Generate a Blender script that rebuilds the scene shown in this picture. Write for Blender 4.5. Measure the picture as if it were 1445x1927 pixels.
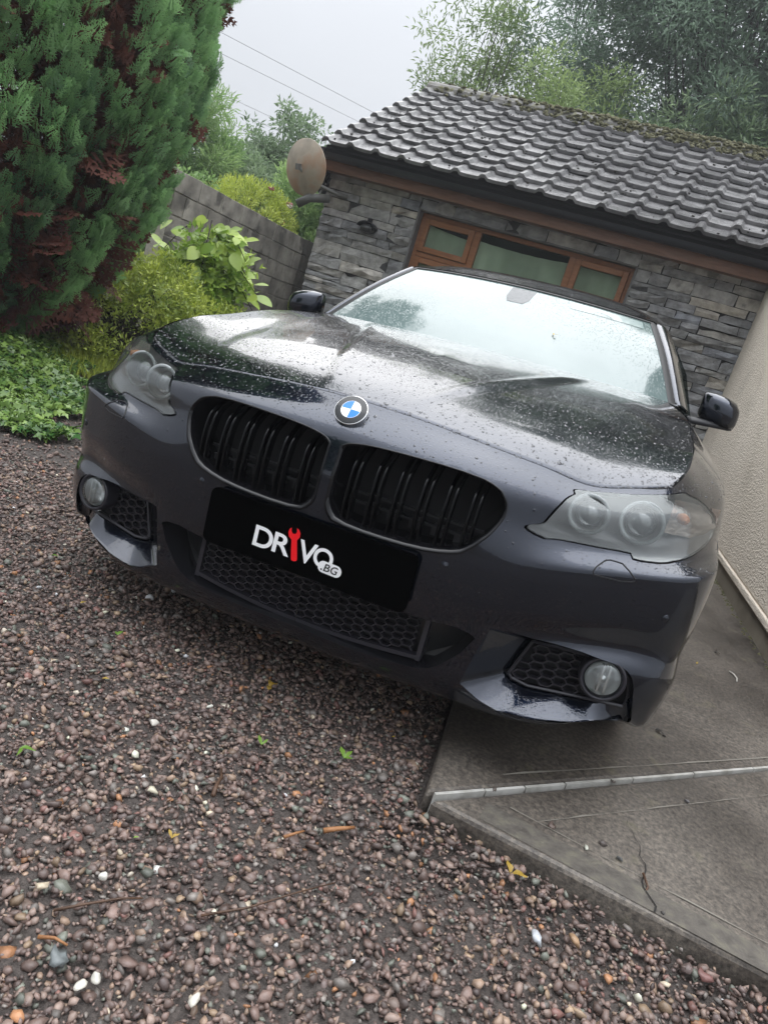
import bpy, bmesh, math, random
import numpy as np
from mathutils import Matrix, Vector
from mathutils.geometry import delaunay_2d_cdt
R=math.radians
random.seed(7); rng=np.random.default_rng(11)
scene=bpy.context.scene
for o in list(bpy.data.objects): bpy.data.objects.remove(o)
COL=scene.collection

# ------------------------------------------------------------------ camera
cam=bpy.data.cameras.new('camera'); camo=bpy.data.objects.new('camera',cam); COL.objects.link(camo)
cr=Vector((0.90043274,0.32556915,0.2884885)); cu=Vector((-0.35460764,0.16526842,0.92029331)); cf=Vector((-0.25194107,0.93096245,-0.2642624))
cf=cr.cross(cu)*-1 if cr.cross(cu).dot(cf)<0 else cr.cross(cu)
CAM=Vector((0.57843261,-1.64211316,1.11603045))
m=Matrix((cr,cu,-cf)).transposed().to_4x4()
q=m.to_quaternion().to_matrix().to_4x4(); q.translation=CAM
camo.matrix_world=q
cam.sensor_fit='VERTICAL'; cam.sensor_height=24.0; cam.lens=1380.126/1927*24
cam.clip_start=.02; cam.clip_end=600
scene.camera=camo

# ------------------------------------------------------------------ sky, sun, exposure
w=bpy.data.worlds.new('World'); scene.world=w; w.use_nodes=True
nt=w.node_tree; nt.nodes.clear()
def N(nt,t,**k):
    n=nt.nodes.new(t)
    for a,v in k.items(): setattr(n,a,v)
    return n
SUN_EL,SUN_ROT=R(62),R(-14)
sky=N(nt,'ShaderNodeTexSky',sky_type='NISHITA',sun_disc=False,sun_elevation=SUN_EL,sun_rotation=SUN_ROT,air_density=1.0,dust_density=4.0)
hs=N(nt,'ShaderNodeHueSaturation'); hs.inputs['Saturation'].default_value=.25
sc_=N(nt,'ShaderNodeVectorMath',operation='SCALE'); sc_.inputs['Scale'].default_value=.10
tc=N(nt,'ShaderNodeTexCoord'); sx=N(nt,'ShaderNodeSeparateXYZ')
mr=N(nt,'ShaderNodeMapRange'); mr.inputs[1].default_value=0; mr.inputs[2].default_value=1; mr.inputs[3].default_value=.345; mr.inputs[4].default_value=2.5
tn=N(nt,'ShaderNodeTexNoise'); tn.inputs['Scale'].default_value=1.6; tn.inputs['Detail'].default_value=4
mn=N(nt,'ShaderNodeMapRange'); mn.inputs[1].default_value=.3; mn.inputs[2].default_value=.7; mn.inputs[3].default_value=.90; mn.inputs[4].default_value=1.08
mu=N(nt,'ShaderNodeMath',operation='MULTIPLY')
cc=N(nt,'ShaderNodeCombineXYZ')
vs=N(nt,'ShaderNodeVectorMath',operation='SCALE'); vs.inputs[0].default_value=(.94,.985,1.06)
mx=N(nt,'ShaderNodeMix',data_type='RGBA'); mx.inputs[0].default_value=.85
bg=N(nt,'ShaderNodeBackground'); bg.inputs['Strength'].default_value=1.0
ow=N(nt,'ShaderNodeOutputWorld')
L=nt.links.new
L(sky.outputs[0],hs.inputs['Color']); L(hs.outputs[0],sc_.inputs[0])
pw=N(nt,'ShaderNodeMath',operation='POWER',use_clamp=True);pw.inputs[1].default_value=2.6;zc=N(nt,'ShaderNodeMath',operation='MAXIMUM');zc.inputs[1].default_value=0;L(sx.outputs['Z'],zc.inputs[0]);L(zc.outputs[0],pw.inputs[0])
L(tc.outputs['Generated'],sx.inputs[0]); L(pw.outputs[0],mr.inputs[0]); L(tc.outputs['Generated'],tn.inputs['Vector'])
L(tn.outputs['Fac'],mn.inputs[0]); L(mr.outputs[0],mu.inputs[0]); L(mn.outputs[0],mu.inputs[1]); L(mu.outputs[0],vs.inputs['Scale'])
L(sc_.outputs[0],mx.inputs[6]); L(vs.outputs[0],mx.inputs[7]); L(mx.outputs[2],bg.inputs['Color']); L(bg.outputs[0],ow.inputs[0])
sl=bpy.data.lights.new('sun','SUN'); sl.energy=1.5; sl.angle=R(100); sl.color=(1,.97,.93)
so=bpy.data.objects.new('sun',sl); COL.objects.link(so)
sd=Vector((math.sin(SUN_ROT)*math.cos(SUN_EL),math.cos(SUN_ROT)*math.cos(SUN_EL),math.sin(SUN_EL)))
so.rotation_euler=sd.to_track_quat('Z','Y').to_euler()
vw=scene.view_settings; vw.view_transform='Standard'; vw.look='None'; vw.gamma=1; vw.use_curve_mapping=False; vw.exposure=0.93
scene.cycles.max_bounces=8; scene.cycles.transparent_max_bounces=12; scene.cycles.glossy_bounces=5
scene.cycles.use_denoising=True
try: scene.cycles.denoiser='OPENIMAGEDENOISE'
except Exception: pass

# ------------------------------------------------------------------ helpers
def link(o,parent=None):
    COL.objects.link(o)
    if parent is not None: o.parent=parent
    return o
def tag(o,label=None,cat=None,group=None,kind=None):
    if label: o['label']=label
    if cat: o['category']=cat
    if group: o['group']=group
    if kind: o['kind']=kind
    return o
def empty(name,loc=(0,0,0),rz=0,**k):
    o=bpy.data.objects.new(name,None); o.empty_display_size=.1; o.location=loc; o.rotation_euler=(0,0,rz)
    return tag(link(o),**k)
def mesh(name,V,F,mat=None,parent=None,smooth=False,**k):
    me=bpy.data.meshes.new(name); me.from_pydata([tuple(map(float,v)) for v in V],[],[tuple(map(int,f)) for f in F])
    if mat: me.materials.append(mat)
    if smooth: me.polygons.foreach_set('use_smooth',[True]*len(me.polygons))
    me.update()
    return tag(link(bpy.data.objects.new(name,me),parent),**k)
def np_mesh(name,V,F,mat=None,parent=None,smooth=False,tint=None,col=None,**k):
    """V (n,3) floats, F (m,3|4) ints; optional per-vertex tint (n,) and colour (n,3)"""
    V=np.asarray(V,np.float32);F=np.asarray(F,np.int32);me=bpy.data.meshes.new(name);nf,w_=F.shape
    me.vertices.add(len(V));me.vertices.foreach_set('co',V.ravel())
    me.loops.add(nf*w_);me.loops.foreach_set('vertex_index',F.ravel())
    me.polygons.add(nf);me.polygons.foreach_set('loop_start',np.arange(0,nf*w_,w_,dtype=np.int32))
    if smooth: me.polygons.foreach_set('use_smooth',np.ones(nf,bool))
    if tint is not None:
        a=me.attributes.new('tint','FLOAT','POINT');a.data.foreach_set('value',np.asarray(tint,np.float32))
    if col is not None:
        a=me.attributes.new('col','FLOAT_COLOR','POINT');c=np.ones((len(V),4),np.float32);c[:,:3]=col;a.data.foreach_set('color',c.ravel())
    me.update(calc_edges=True)
    if mat: me.materials.append(mat)
    return tag(link(bpy.data.objects.new(name,me),parent),**k)
class MB:
    def __init__(s): s.V=[];s.F=[]
    def add(s,V,F):
        b=len(s.V);s.V+= [tuple(map(float,v)) for v in V];s.F+=[tuple(int(i)+b for i in f) for f in F];return s
    def box(s,a,b,M=None):
        (x0,y0,z0),(x1,y1,z1)=a,b
        V=[(x0,y0,z0),(x1,y0,z0),(x1,y1,z0),(x0,y1,z0),(x0,y0,z1),(x1,y0,z1),(x1,y1,z1),(x0,y1,z1)]
        if M is not None: V=[M@Vector(v) for v in V]
        return s.add(V,[(0,3,2,1),(4,5,6,7),(0,1,5,4),(1,2,6,5),(2,3,7,6),(3,0,4,7)])
    def tube(s,pts,r,n=8,cap=True):
        pts=[Vector(p) for p in pts];rs=r if hasattr(r,'__len__') else [r]*len(pts)
        V=[];up=Vector((0,0,1))
        for i,p in enumerate(pts):
            t=(pts[min(i+1,len(pts)-1)]-pts[max(i-1,0)]).normalized()
            a=t.cross(up if abs(t.z)<.95 else Vector((1,0,0))).normalized();b=t.cross(a).normalized()
            V+=[p+(a*math.cos(2*math.pi*k/n)+b*math.sin(2*math.pi*k/n))*rs[i] for k in range(n)]
        F=[(i*n+k,i*n+(k+1)%n,(i+1)*n+(k+1)%n,(i+1)*n+k) for i in range(len(pts)-1) for k in range(n)]
        if cap: F+=[tuple(range(n))[::-1],tuple((len(pts)-1)*n+k for k in range(n))]
        return s.add(V,F)
    def lathe(s,prof,n=32,M=None,closed=False):
        """prof: (radius, height) pairs about local z"""
        V=[];k=len(prof)
        for i in range(n):
            c,d=math.cos(2*math.pi*i/n),math.sin(2*math.pi*i/n)
            for r,z in prof:
                v=Vector((r*c,r*d,z)); V.append(M@v if M is not None else v)
        F=[]
        for i in range(n):
            j=(i+1)%n
            for q_ in range(k if closed else k-1):
                F.append((i*k+q_,j*k+q_,j*k+(q_+1)%k,i*k+(q_+1)%k))
        return s.add(V,F)
    def loft(s,loops,closed=True):
        """list of equally long point loops"""
        n=len(loops[0]);V=[p for l in loops for p in l];F=[]
        for i in range(len(loops)-1):
            for k in range(n if closed else n-1):
                F.append((i*n+k,i*n+(k+1)%n,(i+1)*n+(k+1)%n,(i+1)*n+k))
        return s.add(V,F)
    def mirror(s):
        b=len(s.V);V=[(-x,y,z) for x,y,z in s.V];F=[tuple(i+b for i in f[::-1]) for f in s.F];s.V+=V;s.F+=F;return s
    def mirrored(s):
        o=MB();o.V=[(-x,y,z) for x,y,z in s.V];o.F=[tuple(f[::-1]) for f in s.F];return o
    def build(s,name,mat=None,parent=None,smooth=False,bevel=0,**k):
        o=mesh(name,s.V,s.F,mat,parent,smooth,**k)
        if bevel:
            md=o.modifiers.new('bevel','BEVEL');md.width=bevel;md.segments=2;md.limit_method='ANGLE';md.angle_limit=R(40)
        return o
def frame(z,x=None,o=(0,0,0)):
    """matrix whose local z is the given direction"""
    z=Vector(z).normalized();x=Vector(x) if x is not None else (Vector((0,0,1)) if abs(z.z)<.9 else Vector((1,0,0)))
    y=z.cross(x).normalized();x=y.cross(z).normalized()
    M=Matrix((x,y,z)).transposed().to_4x4();M.translation=Vector(o);return M

# ------------------------------------------------------------------ materials
def nodes(name):
    m_=bpy.data.materials.new(name);m_.use_nodes=True;nt=m_.node_tree;b=nt.nodes['Principled BSDF'];return m_,nt,b,nt.links.new
def setp(b,**k):
    mp={'color':'Base Color','rough':'Roughness','metal':'Metallic','coat':'Coat Weight','coatr':'Coat Roughness','spec':'Specular IOR Level','ior':'IOR','trans':'Transmission Weight','sss':'Subsurface Weight'}
    for a,v in k.items():
        b.inputs[mp[a]].default_value=(*v,1) if a=='color' else v
def noise(nt,scale,detail=4,rough=.55,vec=None,dim='3D',obj=True):
    t=N(nt,'ShaderNodeTexNoise',noise_dimensions=dim);t.inputs['Scale'].default_value=scale;t.inputs['Detail'].default_value=detail;t.inputs['Roughness'].default_value=rough
    if vec is None:
        c=N(nt,'ShaderNodeTexCoord');vec=c.outputs['Object']
    nt.links.new(vec,t.inputs['Vector']);return t
def ramp(nt,src,stops):
    r_=N(nt,'ShaderNodeValToRGB');e=r_.color_ramp.elements
    while len(e)<len(stops): e.new(.5)
    for el,(p,c) in zip(e,stops): el.position=p;el.color=(*c,1)
    nt.links.new(src,r_.inputs['Fac']);return r_
def bump(nt,b,h,strength=.3,dist=.01,into='Normal',prev=None):
    u=N(nt,'ShaderNodeBump');u.inputs['Strength'].default_value=strength;u.inputs['Distance'].default_value=dist
    nt.links.new(h,u.inputs['Height'])
    if prev is not None: nt.links.new(prev,u.inputs['Normal'])
    nt.links.new(u.outputs[0],b.inputs[into]);return u.outputs[0]
def simple(name,color,rough=.5,metal=0,bs=0,bscale=60,**k):
    m_,nt,b,l=nodes(name);setp(b,color=color,rough=rough,metal=metal,**k)
    if bs: bump(nt,b,noise(nt,bscale).outputs['Fac'],bs,.004)
    return m_
def mottled(name,stops,scale=8,rough=.6,bs=.3,bscale=60,dist=.004,detail=6,metal=0,**k):
    m_,nt,b,l=nodes(name);setp(b,rough=rough,metal=metal,**k)
    l(ramp(nt,noise(nt,scale,detail).outputs['Fac'],stops).outputs[0],b.inputs['Base Color'])
    if bs: bump(nt,b,noise(nt,bscale,5).outputs['Fac'],bs,dist)
    return m_
def per_object(name,stops,rough=.6,scale=12,bs=.5,bscale=40,dist=.01,vary=.35,spots=None,detail=5):
    """colour differs object by object (Object Info random), with grain inside"""
    m_,nt,b,l=nodes(name);setp(b,rough=rough)
    oi=N(nt,'ShaderNodeObjectInfo');rp=ramp(nt,oi.outputs['Random'],stops)
    gm=N(nt,'ShaderNodeNewGeometry')
    ns=noise(nt,scale,detail,vec=gm.outputs['Position'])
    mr_=N(nt,'ShaderNodeMapRange');mr_.inputs[1].default_value=.3;mr_.inputs[2].default_value=.7;mr_.inputs[3].default_value=1-vary;mr_.inputs[4].default_value=1+vary
    l(ns.outputs['Fac'],mr_.inputs[0]);v=N(nt,'ShaderNodeVectorMath',operation='SCALE');l(rp.outputs[0],v.inputs[0]);l(mr_.outputs[0],v.inputs['Scale'])
    out=v.outputs[0]
    if spots:
        sn=noise(nt,spots[0],4,vec=gm.outputs['Position']);sr=N(nt,'ShaderNodeMapRange');sr.inputs[1].default_value=spots[1];sr.inputs[2].default_value=spots[1]+.08
        l(sn.outputs['Fac'],sr.inputs[0]);mx_=N(nt,'ShaderNodeMix',data_type='RGBA');mx_.inputs[7].default_value=(*spots[2],1)
        l(sr.outputs[0],mx_.inputs[0]);l(out,mx_.inputs[6]);out=mx_.outputs[2]
    l(out,b.inputs['Base Color']);bump(nt,b,noise(nt,bscale,6,vec=gm.outputs['Position']).outputs['Fac'],bs,dist)
    return m_
def leafmat(name,dark,light,rough=.45,trans=.35,spec=.5):
    m_,nt,b,l=nodes(name);at=N(nt,'ShaderNodeAttribute',attribute_name='tint')
    rp=ramp(nt,at.outputs['Fac'],[(0,dark),(1,light)])
    l(rp.outputs[0],b.inputs['Base Color']);setp(b,rough=rough,spec=spec)
    tr=N(nt,'ShaderNodeBsdfTranslucent');l(rp.outputs[0],tr.inputs[0]);ms=N(nt,'ShaderNodeMixShader');ms.inputs[0].default_value=trans
    l(b.outputs[0],ms.inputs[1]);l(tr.outputs[0],ms.inputs[2]);l(ms.outputs[0],nt.nodes['Material Output'].inputs[0]);return m_
M={}
# wet dark blue paint: metallic flake under a clear coat, rain beading as relief
def paint(name,beads=1.0):
    m_,nt,b,l=nodes(name);setp(b,color=(.0066,.0108,.0225),rough=.20,metal=.85,coat=1.0,coatr=.03,spec=.1);b.inputs['Coat IOR'].default_value=1.60
    tcn=N(nt,'ShaderNodeTexCoord')
    vo=N(nt,'ShaderNodeTexVoronoi',feature='F1');vo.inputs['Scale'].default_value=250
    vo2=N(nt,'ShaderNodeTexVoronoi',feature='F1');vo2.inputs['Scale'].default_value=105
    for q_ in (vo,vo2): l(tcn.outputs['Object'],q_.inputs['Vector'])
    m1=N(nt,'ShaderNodeMapRange');m1.inputs[1].default_value=.42;m1.inputs[2].default_value=.12
    m2=N(nt,'ShaderNodeMapRange');m2.inputs[1].default_value=.30;m2.inputs[2].default_value=.05
    l(vo.outputs['Distance'],m1.inputs[0]);l(vo2.outputs['Distance'],m2.inputs[0])
    ge=N(nt,'ShaderNodeSeparateXYZ');ng=N(nt,'ShaderNodeNewGeometry');l(ng.outputs['Normal'],ge.inputs[0])
    up=N(nt,'ShaderNodeMapRange');up.inputs[1].default_value=.15;up.inputs[2].default_value=.7;up.inputs[3].default_value=.22;l(ge.outputs['Z'],up.inputs[0])
    pn=noise(nt,3.5,3,vec=tcn.outputs['Object']);pm=N(nt,'ShaderNodeMapRange');pm.inputs[1].default_value=.42;pm.inputs[2].default_value=.66;l(pn.outputs['Fac'],pm.inputs[0])
    a=N(nt,'ShaderNodeMath',operation='MULTIPLY');l(m1.outputs[0],a.inputs[0]);l(pm.outputs[0],a.inputs[1])
    s2=N(nt,'ShaderNodeMath',operation='MULTIPLY');l(m2.outputs[0],s2.inputs[0]);s2.inputs[1].default_value=1.6
    ad=N(nt,'ShaderNodeMath',operation='ADD');l(a.outputs[0],ad.inputs[0]);l(s2.outputs[0],ad.inputs[1])
    mm=N(nt,'ShaderNodeMath',operation='MULTIPLY');l(ad.outputs[0],mm.inputs[0]);l(up.outputs[0],mm.inputs[1])
    bump(nt,b,mm.outputs[0],.20*beads,.0013,'Coat Normal')
    bump(nt,b,mm.outputs[0],.15*beads,.0016,'Normal')
    return m_
M['paint']=paint('wet_car_paint');M['paint_smooth']=paint('sheltered_car_paint',.55)
M['black_gloss']=simple('black_gloss',(.008,.008,.010),.16)
M['bar']=simple('grille_bar_black',(.002,.002,.0025),.12,spec=.20)
M['frame_black']=simple('grille_frame_black',(.004,.004,.005),.12,spec=.35)
M['black_plastic']=simple('black_plastic',(.012,.012,.014),.45,bs=.1,bscale=200)
M['void']=simple('dark_cavity',(.004,.004,.005),.8)
M['seal']=simple('seal_and_gap_shade',(.008,.008,.009),.55)  # rubber of the seals, also the painted shade of the panel gaps
M['honey']=simple('honeycomb_plastic',(.022,.021,.027),.38)
M['plate']=simple('plate_black',(.0004,.0004,.0004),.8,spec=0)
M['white_print']=simple('white_print',(.86,.86,.86),.6,spec=.2)
M['red_print']=simple('red_print',(.80,.010,.016),.6,spec=.2)
M['black_print']=simple('black_print',(.003,.003,.003),.6)
M['chrome']=simple('chrome',(.75,.75,.75),.12,1)
M['lampchrome']=simple('lamp_reflector',(.74,.75,.75),.28,.7,bs=.25,bscale=40)
M['lampgrey']=simple('lamp_housing',(.21,.21,.215),.4)
M['ring']=simple('light_ring',(.30,.32,.32),.3,bs=.5,bscale=160)
M['amber']=simple('amber_bulb',(.55,.20,.06),.3)
M['badge_blue']=simple('badge_blue',(.012,.20,.78),.12)
M['badge_white']=simple('badge_white',(.80,.82,.84),.12)
M['badge_black']=simple('badge_black',(.012,.013,.014),.1)
M['tyre']=mottled('tyre_rubber',[(.3,(.010,.010,.010)),(.7,(.022,.021,.020))],20,.75,.2,120)
M['alloy']=simple('alloy',(.35,.35,.36),.3,.9)
M['interior']=simple('interior',(.02,.02,.02),.8)
def lensmat(name='hazy_headlight_lens',h0=.03,h1=.085):
    m_,nt,b,l=nodes(name);setp(b,color=(.66,.68,.67),rough=.05,spec=.5)
    bump(nt,b,noise(nt,140,3).outputs['Fac'],.10,.003)
    t=N(nt,'ShaderNodeBsdfTransparent');t.inputs[0].default_value=(.93,.95,.94,1);fr=N(nt,'ShaderNodeFresnel');fr.inputs[0].default_value=1.75
    ns=noise(nt,7,5);mp=N(nt,'ShaderNodeMapRange');mp.inputs[1].default_value=.3;mp.inputs[2].default_value=.75;mp.inputs[3].default_value=h0;mp.inputs[4].default_value=h1;l(ns.outputs['Fac'],mp.inputs[0])
    ad=N(nt,'ShaderNodeMath',operation='ADD',use_clamp=True);l(fr.outputs[0],ad.inputs[0]);l(mp.outputs[0],ad.inputs[1])
    ms=N(nt,'ShaderNodeMixShader');l(ad.outputs[0],ms.inputs[0]);l(t.outputs[0],ms.inputs[1]);l(b.outputs[0],ms.inputs[2])
    gl=N(nt,'ShaderNodeBsdfGlossy');gl.inputs['Roughness'].default_value=.03;gl.inputs['Color'].default_value=(.95,1,1,1);l(b.inputs['Normal'].links[0].from_socket,gl.inputs['Normal'])
    m2_=N(nt,'ShaderNodeMixShader');l(mp.outputs[0],ms.inputs[0]);l(fr.outputs[0],m2_.inputs[0]);l(ms.outputs[0],m2_.inputs[1]);l(gl.outputs[0],m2_.inputs[2])
    l(m2_.outputs[0],nt.nodes['Material Output'].inputs[0]);return m_
M['lens']=lensmat();M['foglens']=lensmat('fog_lamp_lens',.02,.06)
def screen(name,tint,mist,amount,coat=.5):
    m_,nt,b,l=nodes(name);setp(b,color=mist,rough=.09,spec=.5,ior=1.5,coat=coat,coatr=.035);b.inputs['Coat IOR'].default_value=1.5;b.inputs['Coat Tint'].default_value=(.94,.99,.985,1)
    tcn=N(nt,'ShaderNodeTexCoord');vo=N(nt,'ShaderNodeTexVoronoi',feature='F1');vo.inputs['Scale'].default_value=95;l(tcn.outputs['Object'],vo.inputs['Vector'])
    m1=N(nt,'ShaderNodeMapRange');m1.inputs[1].default_value=.34;m1.inputs[2].default_value=.1;l(vo.outputs['Distance'],m1.inputs[0])
    bump(nt,b,m1.outputs[0],.30,.0015);bump(nt,b,m1.outputs[0],.25,.0015,'Coat Normal')
    t=N(nt,'ShaderNodeBsdfTransparent');t.inputs[0].default_value=(*tint,1)
    ns=noise(nt,2.2,5);mp=N(nt,'ShaderNodeMapRange');mp.inputs[1].default_value=.25;mp.inputs[2].default_value=.7;mp.inputs[3].default_value=amount-.08;mp.inputs[4].default_value=min(1,amount+.05);l(ns.outputs['Fac'],mp.inputs[0])
    ms=N(nt,'ShaderNodeMixShader');l(mp.outputs[0],ms.inputs[0]);l(t.outputs[0],ms.inputs[1]);l(b.outputs[0],ms.inputs[2])
    l(ms.outputs[0],nt.nodes['Material Output'].inputs[0]);return m_
M['windscreen']=screen('misted_windscreen',(.55,.68,.64),(.165,.210,.206),.86,.80)
M['glass']=screen('wet_side_glass',(.3,.35,.34),(.02,.025,.025),.5)
def rain():
    m_,nt,b,l=nodes('raindrop');setp(b,color=(.012,.014,.022),rough=.02,spec=.6,ior=1.33,coat=.6,coatr=.0);return m_
M['rain']=rain()

# ================================================================== SETTING: ground
M['earth']=mottled('wet_earth',[(.3,(.030,.022,.015)),(.55,(.055,.042,.028)),(.75,(.06,.065,.03))],3,.85,.6,25,.02)
M['grit']=mottled('gravel_bed',[(.3,(.030,.024,.021)),(.7,(.105,.086,.076))],110,.7,1.0,140,.012)
V=[(-90,-60,-.03),(90,-60,-.03),(90,160,-.03),(-90,160,-.03)]
mesh('ground',V,[(0,1,2,3)],M['earth'],kind='structure')
gv=[(-5.2,-6,0.0),(9,-6,0.0),(9,6.2,0.0),(-5.2,6.2,0.0)]
mesh('gravel_bed',gv,[(0,1,2,3)],M['grit'],kind='structure')

# ---- concrete path: two slabs meeting in a mitred joint
def concrete():
    m_,nt,b,l=nodes('wet_concrete');setp(b,rough=.5,spec=.45)
    n1=noise(nt,1.6,8,.65);n2=noise(nt,75,4,.75);n3=noise(nt,9,6,.6)
    r1=ramp(nt,n1.outputs['Fac'],[(.30,(.032,.027,.023)),(.47,(.076,.065,.055)),(.66,(.142,.124,.105))])
    r2=ramp(nt,n2.outputs['Fac'],[(.32,(.42,.42,.42)),(.5,(.95,.95,.95)),(.70,(1.75,1.72,1.62))])
    mx_=N(nt,'ShaderNodeMix',data_type='RGBA',blend_type='MULTIPLY');mx_.inputs[0].default_value=1;l(r1.outputs[0],mx_.inputs[6]);l(r2.outputs[0],mx_.inputs[7])
    m3=N(nt,'ShaderNodeMapRange');m3.inputs[1].default_value=.60;m3.inputs[2].default_value=.72;m3.inputs[4].default_value=.55;l(n3.outputs['Fac'],m3.inputs[0])
    my=N(nt,'ShaderNodeMix',data_type='RGBA');my.inputs[7].default_value=(.16,.145,.095,1);l(m3.outputs[0],my.inputs[0]);l(mx_.outputs[2],my.inputs[6])
    l(my.outputs[2],b.inputs['Base Color'])
    rr=N(nt,'ShaderNodeMapRange');rr.inputs[3].default_value=.20;rr.inputs[4].default_value=.72;l(n1.outputs['Fac'],rr.inputs[0]);l(rr.outputs[0],b.inputs['Roughness'])
    bump(nt,b,n2.outputs['Fac'],.55,.004);return m_
M['concrete']=concrete()
M['concrete_edge']=mottled('concrete_trowelled_edge',[(.3,(.056,.049,.041)),(.5,(.088,.078,.066)),(.68,(.120,.110,.083))],30,.6,.5,120,.004)
M['joint']=mottled('pale_joint_strip',[(.3,(.26,.25,.22)),(.6,(.46,.45,.42))],18,.5,.2,60)
pav=empty('pavement',kind='structure')
ZS=.065
def slab(name,poly,z0,z1,mat,bev=.012):
    n=len(poly);mb=MB().add([(x,y,z0) for x,y in poly]+[(x,y,z1) for x,y in poly],[tuple(range(n))[::-1],tuple(range(n,2*n))]+[(i,(i+1)%n,n+(i+1)%n,n+i) for i in range(n)])
    return mb.build(name,mat,pav,bevel=bev)
A0=Vector((.472,-.096));J1=Vector((1.66,1.147))
jd=(J1-A0).normalized();jn=Vector((-jd.y,jd.x))*.0048
a=A0+jn;b_=A0-jn
slab('slab',[(a.x-.004,a.y+.004),(J1.x+jn.x,J1.y+jn.y),(1.30,6.12),(-.02,6.12),(.39,.62)],-.08,ZS,M['concrete'])
slab('slab',[(b_.x+.006,b_.y-.006),(1.251,-.132),(6,-.42),(6,1.16),(J1.x-jn.x,J1.y-jn.y)],-.08,ZS,M['concrete'])
# broken joint strip, in lengths
t=0.02;Lj=(J1-A0).length
while t<Lj:
    ln=rng.uniform(.12,.34);p0=A0+jd*t;p1=A0+jd*min(t+ln,Lj);n_=jn*.9
    z=ZS+.003+rng.uniform(-.001,.0025)
    MB().add([(p0.x-n_.x,p0.y-n_.y,-.02),(p1.x-n_.x,p1.y-n_.y,-.02),(p1.x+n_.x,p1.y+n_.y,-.02),(p0.x+n_.x,p0.y+n_.y,-.02),
              (p0.x-n_.x,p0.y-n_.y,z),(p1.x-n_.x,p1.y-n_.y,z),(p1.x+n_.x,p1.y+n_.y,z),(p0.x+n_.x,p0.y+n_.y,z)],
             [(0,3,2,1),(4,5,6,7),(0,1,5,4),(1,2,6,5),(2,3,7,6),(3,0,4,7)]).build('joint_strip',M['joint'],pav)
    t+=ln+rng.uniform(.002,.006)
# trowelled margins: shallow paler bands with a scored line, following the slab edges
def band_strip(pts,wd,z,name,mat):
    P=[Vector(p) for p in pts];n=Vector((-(P[-1]-P[0]).normalized().y,(P[-1]-P[0]).normalized().x))
    V=[];F=[]
    for i,p in enumerate(P):
        j=rng.uniform(-.003,.003)
        V+=[(p.x,p.y,z),(p.x+n.x*(wd+j),p.y+n.y*(wd+j),z)]
    F=[(2*i,2*i+2,2*i+3,2*i+1) for i in range(len(P)-1)]
    return mesh(name,V,F,mat,pav)
def seg(a,b,n): return [Vector(a).lerp(Vector(b),i/n) for i in range(n+1)]
band_strip(seg((.60,-.089),(3.4,-.268),30),.075,ZS+.0012,'trowelled_margin',M['concrete_edge'])
M['score']=simple('scored_line',(.20,.185,.155),.7)
for a_,b2,wd in [((.66,.005),(2.4,-.11),.0035),((.62,.13),(1.75,1.30),.004),((.72,-.01),(1.66,.98),.003)]:
    band_strip(seg(a_,b2,24),wd,ZS+.0026,'scored_line',M['score'])
M['crack']=simple('crack',(.012,.011,.010),.9)
cp=[Vector((1.012,-.117))]
for i in range(14): cp.append(cp[-1]+Vector((rng.uniform(-.012,.010)-.004,.022)))
V=[];F=[]
for i,p in enumerate(cp):
    wd=.0022*(1-i/16);V+=[(p.x-wd,p.y,ZS+.0034),(p.x+wd,p.y,ZS+.0034)]
F=[(2*i,2*i+1,2*i+3,2*i+2) for i in range(len(cp)-1)]
mesh('crack',V,F,M['crack'],pav)

# ================================================================== rendered house on the right
def render_wall():
    m_,nt,b,l=nodes('cream_roughcast');setp(b,rough=.9,spec=.2)
    n0=noise(nt,1.1,5);r0=ramp(nt,n0.outputs['Fac'],[(.3,(.68,.605,.505)),(.7,(.78,.70,.60))]);nd=noise(nt,2.6,7,.7);md_=N(nt,'ShaderNodeMapRange');md_.inputs[1].default_value=.50;md_.inputs[2].default_value=.78;md_.inputs[4].default_value=.55;l(nd.outputs['Fac'],md_.inputs[0]);xm=N(nt,'ShaderNodeMix',data_type='RGBA');xm.inputs[7].default_value=(.42,.37,.30,1);l(md_.outputs[0],xm.inputs[0]);l(r0.outputs[0],xm.inputs[6]);l(xm.outputs[2],b.inputs['Base Color'])
    vo=N(nt,'ShaderNodeTexVoronoi',feature='SMOOTH_F1');vo.inputs['Scale'].default_value=95;c_=N(nt,'ShaderNodeTexCoord');l(c_.outputs['Object'],vo.inputs['Vector'])
    n2=noise(nt,60,4);ad=N(nt,'ShaderNodeMath',operation='ADD');l(vo.outputs['Distance'],ad.inputs[0]);l(n2.outputs['Fac'],ad.inputs[1])
    bump(nt,b,ad.outputs[0],.9,.008);return m_
M['roughcast']=render_wall()
M['plinth']=mottled('smooth_plinth',[(.3,(.24,.205,.155)),(.7,(.36,.315,.245))],5,.7,.15,50)
house=empty('house',(1.66,1.14,0),0,label='cream roughcast house wall with smooth plinth close beside the car',cat='house')
def quadwall(mb,p0,p1,th,z0,z1):
    p0,p1=Vector(p0),Vector(p1);d=(p1-p0).normalized();n=Vector((d.y,-d.x))*th
    P=[p0,p1,p1+n,p0+n];mb.add([(p.x,p.y,z0) for p in P]+[(p.x,p.y,z1) for p in P],[(0,1,2,3)[::-1],(4,5,6,7),(0,1,5,4),(1,2,6,5),(2,3,7,6),(3,0,4,7)])
h0,h1=(0,0),(-.352,5.05)
mb=MB();quadwall(mb,h0,h1,.3,.20,2.7);quadwall(mb,(5.5,-.02),(.0,-.0),.3,.20,2.7);
mb.build('wall',M['roughcast'],house,bevel=.012)
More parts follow.
